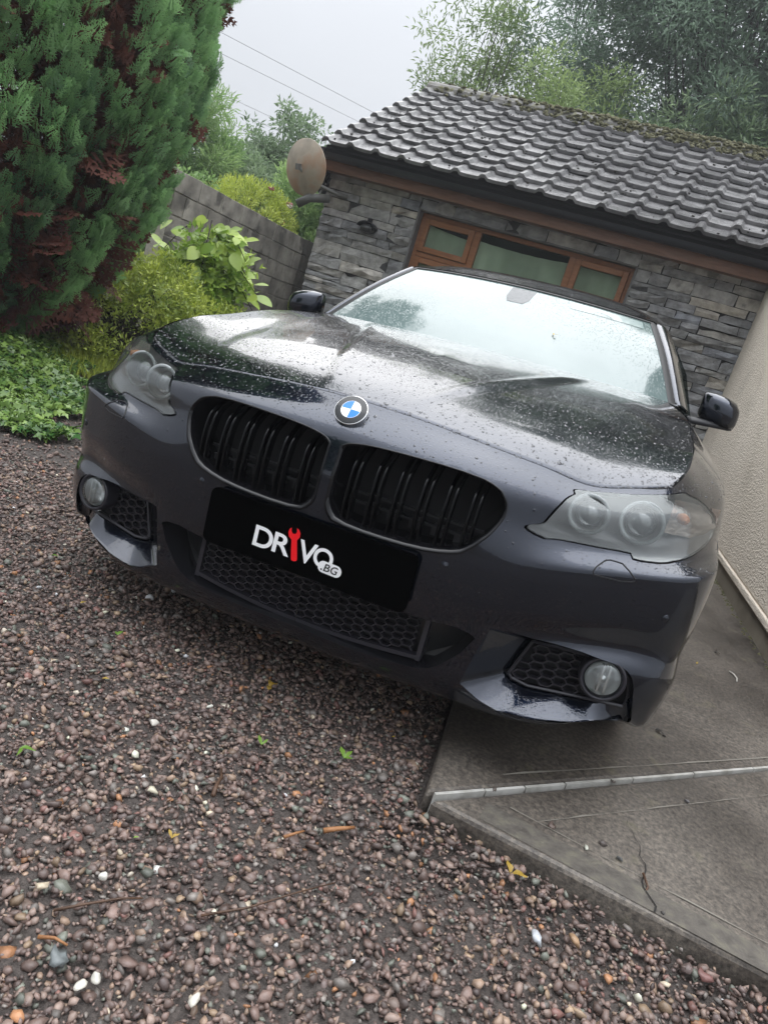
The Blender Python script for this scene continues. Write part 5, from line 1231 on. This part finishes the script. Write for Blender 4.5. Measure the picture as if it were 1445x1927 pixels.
# black seal round the glass, then the painted pillar
t_=np.linspace(0,1,24)
e0=ws(np.full(24,1.0),t_);e1=e0+np.stack([np.full(24,.022),np.full(24,.014),np.full(24,-.002)],1)
mb=MB().loft([e0+np.array([-.012,-.004,.004]),e0+np.array([.004,0,.005]),e1],False);pair(mb,'windscreen_seal',M['seal'],smooth=True)
po=np.stack([np.linspace(.850,.690,24),np.linspace(1.645,2.200,24),np.linspace(1.012,1.350,24)+.016*np.sin(np.pi*t_)],1)
mb=MB().loft([e1+np.array([-.003,0,-.01]),e1+np.array([0,0,.006]),e1*.55+po*.45+np.array([0,0,.012]),po+np.array([0,0,.002]),po+np.array([.006,.012,-.03])],False);pair(mb,'windscreen_pillar',M['paint'],smooth=True)
mb=MB().loft([ws(np.linspace(-1,1,41),np.full(41,q))+np.array([0,dy,dz]) for q,dy,dz in ((.985,-.002,.004),(1.0,.006,.006),(1.0,.016,.003))],False);mb.build('top_seal',M['seal'],car,True)
def roof(s,t):
    s=np.asarray(s,float);t=np.asarray(t,float);yc=np.interp(t,[0,1],[0,1])
    a=ws(s,np.ones_like(s))+np.stack([0*s,.012+0*s,.004+0*s],-1)
    yy=a[...,1]+(3.62-a[...,1])*t
    zc=herm(np.array([1.93,2.25,2.7,3.2,3.62]),np.array([1.380,1.452,1.482,1.455,1.385])[:,None],np.clip(yy-.17*s*s*(1-t),1.93,3.62).ravel())[:,0].reshape(yy.shape)
    wx=np.interp(t,[0,.15,.5,1],[.608,.640,.655,.60]);zz=zc-.010*s*s-.050*np.abs(s)**5*np.minimum(1,t*5)
    return np.stack([wx*s,yy,zz],-1)
X,F=grid(roof,np.linspace(-1,1,41),np.linspace(0,1,31));np_mesh('roof',X,F,M['paint'],car,True)
# roof rail line and side glass
re_=roof(np.full(20,1.0),np.linspace(0,1,20))
belt=BS(np.interp(np.linspace(1.60,4.1,20),BS.P[10][12:17,1],TU[12:17]),np.full(20,1.0))
belt=np.stack([np.full(20,.868)-.03*np.linspace(0,1,20)**3,np.linspace(1.62,4.10,20),np.linspace(.985,1.035,20)],1)
gt=re_+np.array([.03,0,-.035]);gt[0]=po[-1]
mb=MB().loft([re_,re_+np.array([.018,0,-.008]),gt],False);pair(mb,'roof_rail',M['paint'],smooth=True)
mb=MB().loft([gt,gt*.5+belt*.5+np.array([.03,0,0]),belt],False);pair(mb,'side_window',M['glass'],smooth=True)
for f in (.40,.78):
    i=int(f*19);a_,b2=gt[i],belt[i];w3=.035;pair(MB().add([(a_[0]+.004,a_[1]-w3,a_[2]),(a_[0]+.004,a_[1]+w3,a_[2]),((a_[0]+b2[0])/2+.034,(a_[1]+b2[1])/2+w3,(a_[2]+b2[2])/2),((a_[0]+b2[0])/2+.034,(a_[1]+b2[1])/2-w3,(a_[2]+b2[2])/2),(b2[0]+.004,b2[1]+w3,b2[2]),(b2[0]+.004,b2[1]-w3,b2[2])],[(0,1,2,3),(3,2,4,5)]),'door_pillar',M['black_gloss'])
# front quarter (between pillar foot, bonnet and mirror) and shoulder
sh0=BS(np.linspace(U12,TU[16],20),np.full(20,1.0));mb=MB();
tri=[(.753,1.545,1.028),(.79,1.45,1.020),(.852,1.72,1.003),(.845,1.64,1.012),(.80,1.60,1.030)]
pair(MB().add(tri,[(0,1,2,3,4)]),'pillar_foot',M['paint'])
def taildeck(s,t):
    s=np.asarray(s,float);t=np.asarray(t,float);y=3.62+(4.80-3.62)*t;z=np.interp(t,[0,.5,.58,1],[1.385,1.12,1.085,1.05]);w_=np.interp(t,[0,.5,1],[.60,.70,.60]);return np.stack([w_*s,y-.05*s*s*t,z-.02*s*s],-1)
X,F=grid(taildeck,np.linspace(-1,1,21),np.linspace(0,.52,12));np_mesh('rear_window',X,F,M['glass'],car,True)
X,F=grid(taildeck,np.linspace(-1.2,1.2,21),np.linspace(.52,1,12));np_mesh('boot_lid',X,F,M['paint'],car,True)
be=taildeck(np.full(12,1.0),np.linspace(0,.52,12));bq=np.stack([np.linspace(.655,.80,12),np.linspace(3.60,4.34,12),np.linspace(1.35,1.045,12)],1);pair(MB().loft([be,bq],False),'rear_pillar',M['paint'],smooth=True)
# cowl and simple cabin, seen faintly through the misted glass
mb=MB();mb.add([(-.74,1.55,1.0),(-.35,1.28,1.012),(.35,1.28,1.012),(.74,1.55,1.0),(.70,2.1,.98),(-.70,2.1,.98)],[(0,1,2,3,4,5)]);mb.build('dashboard',M['interior'],car)
mb=MB();[mb.box((s*.38-.24,2.45,.5),(s*.38+.24,2.60,1.15)) or mb.box((s*.38-.12,2.47,1.15),(s*.38+.12,2.57,1.32)) for s in (-1,1)];mb.build('seat',M['interior'],car,bevel=.04)
mb=MB();mb.lathe([(.175+.013*math.cos(a),.013*math.sin(a)) for a in np.linspace(0,6.283,8,endpoint=False)],30,frame((0,-.9,.45),(1,0,0),(.37,2.05,.95)),True);mb.build('steering_wheel',M['interior'],car,True)
# ---- door mirrors
def mirror():
    mb=MB();loops=[]
    cx_=[(.905,.0),(.93,.030),(.97,.052),(1.01,.060),(1.035,.050),(1.048,.02)]
    secs=[(.892,1.07,.070,.030),(.905,1.063,.088,.060),(.935,1.058,.098,.088),(.985,1.050,.100,.098),(1.020,1.044,.090,.092),(1.040,1.038,.068,.070),(1.047,1.035,.03,.04)]
    for x,zc,hh,dd in secs:
        lp_=[]
        for k in range(20):
            a=2*math.pi*k/20;cz_,cy_=math.sin(a),math.cos(a);y=1.715-dd*.9*max(0,-cy_)**.75*1.0+ .03*max(0,cy_) ;z=zc-.008+hh*.66*np.sign(cz_)*abs(cz_)**.6
            lp_.append((x,y,z))
        loops.append(lp_)
    mb.loft(loops);mb.F.append(tuple(range(20))[::-1]);mb.F.append(tuple(range(120,140)));return mb
mm=pair(mirror(),'mirror',M['paint'],smooth=True)
mb=MB();mb.loft([[(x,1.655+dy-.02,z-.018),(x,1.645+dy,z+.006),(x,1.70+dy,z+.014),(x,1.72+dy,z-.018)] for x,z,dy in ((.84,.985,0),(.89,.988,.0),(.95,.992,.0),(1.02,.996,.02),(1.036,1.0,.04))]);mb.F.append((0,1,2,3)[::-1]);mb.F.append((16,17,18,19));pair(mb,'mirror_arm',M['black_plastic'],mm,True)
# ---- wheels: tyre > tread body, rim with ten spokes
def wheel(c,side):
    Wm=Matrix.Translation(c)@Matrix.Rotation(R(90)*side,4,'Y')
    w_=bpy.data.objects.new('wheel',None);link(w_,car);w_.matrix_local=Matrix.Identity(4)
    pr=[(.235,-.105),(.30,-.118),(.322,-.108),(.332,-.085),(.334,0),(.332,.085),(.322,.108),(.30,.118),(.235,.105)]
    mb=MB();mb.lathe(pr,48,Wm);mb.build('tyre',M['tyre'],w_,True)
    mb=MB();mb.lathe([(.24,-.10),(.235,.10),(.225,.085),(.215,.06)],48,Wm)
    for k in range(10):
        a=2*math.pi*k/10;d=Vector((math.cos(a),math.sin(a),0));s_=Vector((-d.y,d.x,0))
        V=[d*.05+s_*.02+Vector((0,0,.08)),d*.05-s_*.02+Vector((0,0,.08)),d*.225-s_*.014+Vector((0,0,.085)),d*.225+s_*.014+Vector((0,0,.085))];V=V+[v-Vector((0,0,.03)) for v in V];mb.add([Wm@v for v in V],[(0,1,2,3),(4,7,6,5),(0,4,5,1),(1,5,6,2),(2,6,7,3),(3,7,4,0)])
    mb.lathe([(.07,.07),(.06,.09),(.0001,.092)],20,Wm);mb.build('rim',M['alloy'],w_,False)
for y in (.83,3.80):
    for s in (-1,1): wheel(Vector((s*.815,y,.332)),s)

# ---- raindrops standing on nose and bonnet
hv=rng.random(60000);hu=rng.random(60000)
P1=HS(hu[:5200],hv[:5200]**1.25)
def drop_field(S,u,v,off_fn,size):
    P=S(u,v);n_=S.normal(u,v,2e-3);n_*=np.where(n_[:,2:3]<0,-1,1);return P,n_,size
n=6200;u=rng.random(n);v=rng.random(n)**1.5
ii=(np.round(v*(nv_-1)).astype(int)*nu_+np.round(u*(nu_-1)).astype(int));P=HX[ii]+0
P=HS(u,v);P[:,2]=P[:,2]+(HX[ii][:,2]-HS(gu.ravel()[ii],gv.ravel()[ii])[:,2])
Nn=HS.normal(u,v,2e-3);Nn*=np.sign(Nn[:,2:3]);S1=np.exp(rng.normal(math.log(.0014),.40,n))*(1.25-.5*v)
m2=2600;u2=rng.uniform(0,U9*.97,m2);v2=rng.uniform(TV[7],1.0,m2)
ok=~(pip(np.stack([u2,v2],1),gr)|pip(np.stack([u2,v2],1),hl));u2,v2=u2[ok],v2[ok]
N2=BS.normal(u2,v2)*sgn;k_=rng.random(len(u2))<np.clip(N2[:,2]*1.6+.06,0,1);u2,v2,N2=u2[k_],v2[k_],N2[k_];P2=BS(u2,v2);S2=np.exp(rng.normal(math.log(.0013),.38,len(u2)))
P=np.concatenate([P,P2]);Nn=np.concatenate([Nn,N2]);S1=np.concatenate([S1,S2]);sd_=np.where(rng.random(len(P))<.5,-1,1);P[:,0]*=sd_;Nn[:,0]*=sd_
cap=[(1.0,.0),(.66,.36)];ns_=7;T=[(r_*math.cos(2*math.pi*k/ns_),r_*math.sin(2*math.pi*k/ns_),z) for r_,z in cap for k in range(ns_)]+[(0,0,.52)];T=np.array(T)
FT=[(a*ns_+k,a*ns_+(k+1)%ns_,(a+1)*ns_+(k+1)%ns_) for a in range(1) for k in range(ns_)]+[(a*ns_+k,(a+1)*ns_+(k+1)%ns_,(a+1)*ns_+k) for a in range(1) for k in range(ns_)]+[(1*ns_+k,1*ns_+(k+1)%ns_,2*ns_) for k in range(ns_)];FT=np.array(FT)
X1=unit(np.cross(Nn,np.tile([0.,1,.2],(len(Nn),1))));Y1=np.cross(Nn,X1)
st=np.stack([rng.uniform(.8,1.25,len(P)),rng.uniform(.85,1.5,len(P))],1)
V=P[:,None]+S1[:,None,None]*(T[None,:,0:1]*X1[:,None]*st[:,0,None,None]+T[None,:,1:2]*Y1[:,None]*st[:,1,None,None]+T[None,:,2:3]*Nn[:,None]*.8)-Nn[:,None]*.0001
F=(FT[None]+(np.arange(len(P))*len(T))[:,None,None]).reshape(-1,3)
np_mesh('raindrops',V.reshape(-1,3),F,M['rain'],car,True,kind='stuff')

# ================================================================== gravel: real pebbles, thickest near the viewer
def pebbles():
    m_,nt,b,l=nodes('pebble');setp(b,rough=.42,spec=.45);at=N(nt,'ShaderNodeAttribute',attribute_name='col')
    ns=noise(nt,55,5);mp=N(nt,'ShaderNodeMapRange');mp.inputs[1].default_value=.3;mp.inputs[2].default_value=.7;mp.inputs[3].default_value=.72;mp.inputs[4].default_value=1.28;l(ns.outputs['Fac'],mp.inputs[0])
    v=N(nt,'ShaderNodeVectorMath',operation='SCALE');l(at.outputs['Color'],v.inputs[0]);l(mp.outputs[0],v.inputs['Scale']);l(v.outputs[0],b.inputs['Base Color'])
    bump(nt,b,noise(nt,260,4).outputs['Fac'],.35,.002);return m_
M['pebble']=pebbles()
PAL=np.array([(.098,.072,.064),(.115,.085,.076),(.078,.060,.055),(.135,.105,.092),(.105,.098,.092),(.155,.115,.088),(.088,.098,.085),(.066,.052,.050),(.185,.140,.098),(.42,.38,.30),(.52,.49,.42),(.20,.105,.055),(.125,.070,.062)])
PW_=np.array([.20,.17,.13,.12,.10,.07,.05,.07,.018,.005,.003,.010,.03]);PW_/=PW_.sum()
VAR=[]
for s in range(10):
    for sub in (1,2):
        V0,F0=(IV,IF) if sub==1 else (IV2,IF2);g=np.random.default_rng(100+s);ph=g.normal(size=(5,3))*1.6;am=g.normal(size=5)*.13
        k=1+sum(a*np.sin(V0@p*1.7+i) for i,(a,p) in enumerate(zip(am,ph)));X=V0*k[:,None]
        for _ in range(9):                      # broken, flatter faces
            d=g.normal(size=3);d/=np.linalg.norm(d);h_=g.uniform(.50,.80);t_=X@d;X=X-np.where(t_>h_,(t_-h_)*.85,0)[:,None]*d
        VAR.append((X,F0,sub))
SLAB=np.array([(.455,-.112),(1.251,-.145),(6,-.43),(6,6.2),(-.10,6.2),(.380,.60)])
def scatter(n,box,size,zr,sub,minr=0):
    (x0,x1),(y0,y1)=box;P=np.stack([rng.uniform(x0,x1,n),rng.uniform(y0,y1,n),rng.uniform(zr[0],zr[1],n)],1)
    return P[~inpoly(P[:,:2],SLAB)]
def rotm(n):
    q_=unit(rng.normal(size=(n,4)));w_,x,y,z=q_.T
    return np.stack([np.stack([1-2*(y*y+z*z),2*(x*y-z*w_),2*(x*z+y*w_)],1),np.stack([2*(x*y+z*w_),1-2*(x*x+z*z),2*(y*z-x*w_)],1),np.stack([2*(x*z-y*w_),2*(y*z+x*w_),1-2*(x*x+y*y)],1)],1)
def pebble_mesh(name,P,S,sub,smooth=False):
    Vs=[];Fs=[];Cs=[];off=0;var=[v for v in VAR if v[2]==sub];pick=rng.integers(0,len(var),len(P))
    col=PAL[rng.choice(len(PAL),len(P),p=PW_)]*np.array([1.42,1.33,1.26])*rng.uniform(.55,1.45,(len(P),1));col=np.minimum(col,.6)
    for k,(X,F0,_) in enumerate(var):
        m_=np.where(pick==k)[0]
        if not len(m_): continue
        n=len(m_);ax=np.stack([rng.uniform(.85,1.45,n),rng.uniform(.75,1.05,n),rng.uniform(.42,.75,n)],1)
        Y=np.einsum('nij,nkj->nki',rotm(n),X[None]*ax[:,None]);Y[...,2]*=.80
        V=Y*S[m_][:,None,None]+P[m_][:,None];Vs.append(V.reshape(-1,3));Fs.append((F0[None]+(np.arange(n)*len(X))[:,None,None]+off).reshape(-1,3));off+=n*len(X);Cs.append(np.repeat(col[m_],len(X),0))
    return np_mesh(name,np.concatenate(Vs),np.concatenate(Fs),M['pebble'],None,smooth,col=np.concatenate(Cs),kind='stuff')
def sizes(n,m_=.0077): return np.clip(np.exp(rng.normal(math.log(m_),.38,n)),.0034,.019)
fwd=np.array([cf.x,cf.y]);rgt=np.array([fwd[1],-fwd[0]])
def visible(P,margin=.12):
    q_=(P-np.array(CAM))@np.array([cr[:],cu[:],cf[:]]).T;x=q_[:,0]/np.maximum(q_[:,2],.05);y=q_[:,1]/np.maximum(q_[:,2],.05)
    return (q_[:,2]>.1)&(np.abs(x)<.524+margin)&(np.abs(y)<.698+margin)
P=np.concatenate([scatter(44000,((-2.3,1.6),(-1.35,1.0)),0,(-.002,.004),2),scatter(24000,((-2.3,1.6),(-1.35,1.0)),0,(.006,.012),2)])
d=np.linalg.norm(P-np.array(CAM),axis=1);P=P[visible(P,.22)|(rng.random(len(P))<.18)];d=np.linalg.norm(P-np.array(CAM),axis=1);near=d<1.3
ed=np.minimum(np.abs(P[:,1]+.12+.02*P[:,0]),9)*(P[:,0]>.42);P[:,2]+=np.where((P[:,0]>.40)&(P[:,1]<-.09),.020*np.exp(-((P[:,1]+.12)/.10)**2),0)
pebble_mesh('gravel',P[near],sizes(near.sum()),2)
pebble_mesh('gravel',P[~near],sizes((~near).sum()),1)
P=scatter(26000,((-2.3,1.6),(-1.35,.9)),0,(.000,.007),1);P=P[visible(P,.3)];pebble_mesh('gravel_fines',P,sizes(len(P),.0050),1)
P=np.concatenate([scatter(38000,((-5.0,.6),(1.0,5.9)),0,(.0,.010),1),scatter(9000,((-5.0,-2.2),(-1.3,1.1)),0,(0,.010),1),scatter(9000,((1.6,4.5),(-2.6,-.2)),0,(0,.010),1),scatter(11000,((-2.5,1.7),(-3.2,-1.3)),0,(0,.01),1)])
P=P[visible(P,.12)|(rng.random(len(P))<.22)];pebble_mesh('gravel',P,sizes(len(P),.0092),1)

# ---- single things lying about
def one_pebble(loc,s,col,label,name='pebble',flat=.7):
    X,F0,_=[v for v in VAR if v[2]==2][rng.integers(0,10)];V=np.einsum('ij,kj->ki',rotm(1)[0],X*np.array([1.25,.95,.7]))*s;V[:,2]*=flat
    o=np_mesh(name,V,F0,M['pebble'],None,True,col=np.tile(col,(len(V),1)));o.location=loc;return tag(o,label,'pebble')
W_=(.56,.53,.46)
one_pebble((.295,-.798,.026),.0135,W_,'large chalky white pebble near the bottom edge left of centre')
one_pebble((.136,-.872,.024),.0115,W_,'white pebble by the lower left corner, left of its chalky twin')
one_pebble((.147,-.850,.025),.0105,(.52,.50,.44),'off-white pebble touching a white one in the lower left gravel')
one_pebble((.079,-.859,.026),.0165,(.135,.150,.150),'big smooth blue-grey pebble in the lower left corner')
one_pebble((-.04,-.768,.024),.0120,(.44,.37,.27),'cream oval pebble close to the left edge of the gravel')
one_pebble((.026,-.692,.024),.0110,(.58,.56,.50),'small bright white pebble beside a thin twig on the left')
one_pebble((-.045,-.453,.024),.0115,(.50,.46,.35),'pale cream pebble in the gravel left of the brown twig')
one_pebble((-.184,-.263,.024),.0125,(.55,.52,.46),'white pebble in the gravel in front of the left end of the bumper')
one_pebble((.787,-.305,.026),.0165,(.42,.44,.46),'pale translucent grey stone in the gravel below the slab edge')
one_pebble((.861,-.260,.026),.0145,(.30,.19,.11),'orange-tan rounded pebble in the gravel near the slab edge')
one_pebble((1.129,-.178,.026),.0165,(.17,.085,.075),'large flat reddish pebble at the lower right by the slab')
for (x,y),s,c,lb in [((.763,.008),.0105,(.10,.072,.06),'brown pebble alone on the concrete slab below the joint'),((.852,-.010),.0085,(.45,.45,.38),'small whitish chip on the front concrete slab'),
   ((.889,.036),.0100,(.085,.070,.062),'dark pebble on the slab just above the whitish chip'),((.931,.009),.0095,(.10,.10,.098),'grey pebble on the slab to the right of the whitish chip'),((1.112,.42),.0085,(.12,.11,.11),'grey chip on the slab just below the right end of the joint'),
   ((1.030,-.106),.0055,(.05,.045,.04),'tiny dark stone on the slab near the crack'),((.610,.049),.0075,(.075,.06,.05),'small dark pebble lodged against the left part of the pale joint'),((.905,.345),.0075,(.07,.055,.045),'small dark pebble lodged against the middle of the pale joint'),
   ((1.06,.78),.006,(.04,.034,.03),'tiny dark crumb on the slab under the corner of the bumper')]:
    one_pebble((x,y,ZS+s*.5),s,c,lb)
# leaves and twigs
def leafobj(loc,ln,rz,mat,t_,label,n=1,curl=.5,cat='leaf',tilt=.25):
    V=[];F=[];ln=ln*.82
    for k in range(n):
        a0=rz+(k-(n-1)/2)*1.25+rng.normal(0,.25);b0=len(V);ln_=ln;ln=ln*rng.uniform(.65,1.1);bd=rng.normal(0,.5)
        for i in range(7):
            f=i/6;wd=.24*math.sin(math.pi*min(1,f*.96+.04))**.8*ln
            for s in (-1,0,1):
                x,y=ln*f,s*wd*rng.uniform(.75,1.15)+bd*ln*f*f*.6;z=curl*ln*(.25*f*(1-f)*1.5+ .12*abs(s)*math.sin(f*5))+tilt*ln*f
                V.append((x*math.cos(a0)-y*math.sin(a0),x*math.sin(a0)+y*math.cos(a0),z+.002))
        F+=[(b0+i*3+j,b0+(i+1)*3+j,b0+(i+1)*3+j+1,b0+i*3+j+1) for i in range(6) for j in range(2)];ln=ln_
    me=bpy.data.meshes.new('leaf');me.from_pydata(V,[],F);a_=me.attributes.new('tint','FLOAT','POINT');a_.data.foreach_set('value',np.full(len(V),t_,np.float32));me.materials.append(mat)
    me.polygons.foreach_set('use_smooth',[True]*len(me.polygons));o=bpy.data.objects.new('fallen_leaf',me);link(o);o.location=loc;return tag(o,label,cat)
M['green_leaf']=leafmat('fallen_green_leaf',(.07,.15,.02),(.19,.33,.05),.35,.3)
M['yellow_leaf']=leafmat('fallen_yellow_leaf',(.26,.13,.02),(.50,.36,.06),.45,.3)
M['twig']=mottled('wet_twig',[(.3,(.035,.018,.010)),(.7,(.10,.050,.026))],30,.6,.4,90)
M['twig_o']=mottled('orange_bark_chip',[(.3,(.20,.085,.030)),(.7,(.34,.16,.065))],40,.6,.5,120)
G=.022
leafobj((.055,-.152,G),.030,R(100),M['green_leaf'],.8,'green leaf standing on the gravel left of the three-leaved sprig',2,.4,tilt=.5)
leafobj((.241,-.05,G),.034,R(70),M['green_leaf'],.9,'fresh green three-leaved sprig on the gravel in front of the bumper',3,.4,tilt=.45)
leafobj((-.328,-.531,G),.032,R(20),M['green_leaf'],.5,'green leaf on the gravel at the left edge',2,.4)
leafobj((.010,-.585,G),.016,R(40),M['green_leaf'],1.0,'small bright green leaf fragment beside the yellow curled leaf',1,.5)
leafobj((.067,-.541,G),.026,R(120),M['yellow_leaf'],.6,'yellow curled leaf upright in the gravel on the left',2,.8,tilt=.6)
leafobj((.707,-.165,G),.042,R(70),M['yellow_leaf'],.55,'crumpled yellow leaf on the gravel by the slab edge, the left one of two',2,1.0,tilt=.5)
leafobj((.754,-.10,G),.046,R(50),M['yellow_leaf'],.25,'crumpled brownish-yellow leaf against the slab edge, the right one of two',3,1.1,tilt=.5)
leafobj((-.059,.095,G),.034,R(10),M['yellow_leaf'],.5,'wilted yellow sprig on dark gravel under the bumper lip',4,1.0,tilt=.3)
leafobj((-.388,-.205,G),.022,R(30),M['yellow_leaf'],.7,'small yellow leaf on the gravel far left in front of the car',1,.6)
leafobj((.311,.134,G),.016,R(30),M['yellow_leaf'],1.0,'tiny bright yellow leaf in the shade by the slab corner',1,.6)
leafobj((-.975,.239,G),.026,R(30),M['green_leaf'],.4,'small green leaf on wet gravel beside the left end of the bumper',1,.5)
leafobj((-.694,.059,G),.026,R(80),M['yellow_leaf'],.8,'pale yellow leaf on the gravel below the left fog lamp',1,.5)
leafobj((-.505,-.003,G),.026,R(150),M['green_leaf'],.7,'green leaf on the gravel below the left corner of the central intake',2,.5)
leafobj((1.33,1.899,ZS),.045,R(20),simple('dead_leaf',(.03,.022,.015),.6),0,'dark dead leaf on the concrete between car and plinth',2,.7)
leafobj((1.226,1.63,ZS),.028,R(70),M['yellow_leaf'],.9,'small pale leaf on the concrete beside the car',1,.5)
leafobj((1.031,.795,ZS),.03,R(10),simple('dead_leaf_black',(.022,.018,.014),.6),0,'black shrivelled leaf on the concrete below the right fog lamp',2,.8)
# windscreen leaf
wlp=CB@Vector(on_ws(.34,.42,.004));leafobj(wlp,.026,R(60),M['yellow_leaf'],1.0,'small yellow-green leaf stuck on the wet windscreen',2,.5,tilt=.5)
def twig(pts,r,mat,label):
    return tag(MB().tube(pts,[r*(1-.45*i/(len(pts)-1)) for i in range(len(pts))],6).build('twig',mat,None,True),label,'twig')
twig([(.063,-.385,.024),(.052,-.355,.028),(.046,-.325,.027),(.030,-.300,.026)],.0055,M['twig'],'short thick brown twig in the middle left of the gravel')
twig([(.306,-.322,.025),(.328,-.302,.029),(.345,-.287,.030),(.358,-.268,.026)],.0062,M['twig_o'],'stubby orange-brown stick on the gravel before the slab corner')
twig([(.985,-.012,.075),(.998,-.045,.070),(.985,-.085,.040),(.955,-.112,.028),(.925,-.120,.026)],.0032,M['twig'],'thin curved dark twig hooked over the edge of the slab')
twig([(.012,-.795,.026),(.045,-.760,.030),(.085,-.715,.030),(.112,-.690,.026)],.0028,M['twig'],'straight thin twig in the lower left gravel')
twig([(.215,-.660,.026),(.275,-.600,.030),(.330,-.520,.031),(.385,-.440,.026)],.0026,M['twig'],'long thin dark twig in the lower middle gravel')
twig([(.028,-.845,.025),(.052,-.835,.029),(.075,-.832,.026)],.0035,M['twig_o'],'reddish broken stalk at the lower left edge')
twig([(.245,-.395,.025),(.262,-.372,.029),(.272,-.352,.026)],.0038,M['twig_o'],'tiny orange splinter left of the stubby orange stick')
tw_=MB();tag(tw_.tube([(1.37,1.70,ZS+.004),(1.385,1.675,ZS+.007),(1.395,1.64,ZS+.006),(1.392,1.61,ZS+.003)],.003,6).build('shell_fragment',simple('white_shell',(.55,.53,.48),.5),None,True),'white curved sliver on the concrete by the plinth','fragment')

# ================================================================== damp air
hz_=bpy.data.materials.new('haze');hz_.use_nodes=True;nt=hz_.node_tree;nt.nodes.clear();pv=N(nt,'ShaderNodeVolumePrincipled');pv.inputs['Color'].default_value=(.93,.96,1,1);pv.inputs['Density'].default_value=.0028;pv.inputs['Anisotropy'].default_value=.2
ho_=N(nt,'ShaderNodeOutputMaterial');nt.links.new(pv.outputs[0],ho_.inputs['Volume'])
mb=MB();mb.box((-95,-65,-1.2),(95,165,14.5));mb.build('haze',hz_,None,kind='stuff')
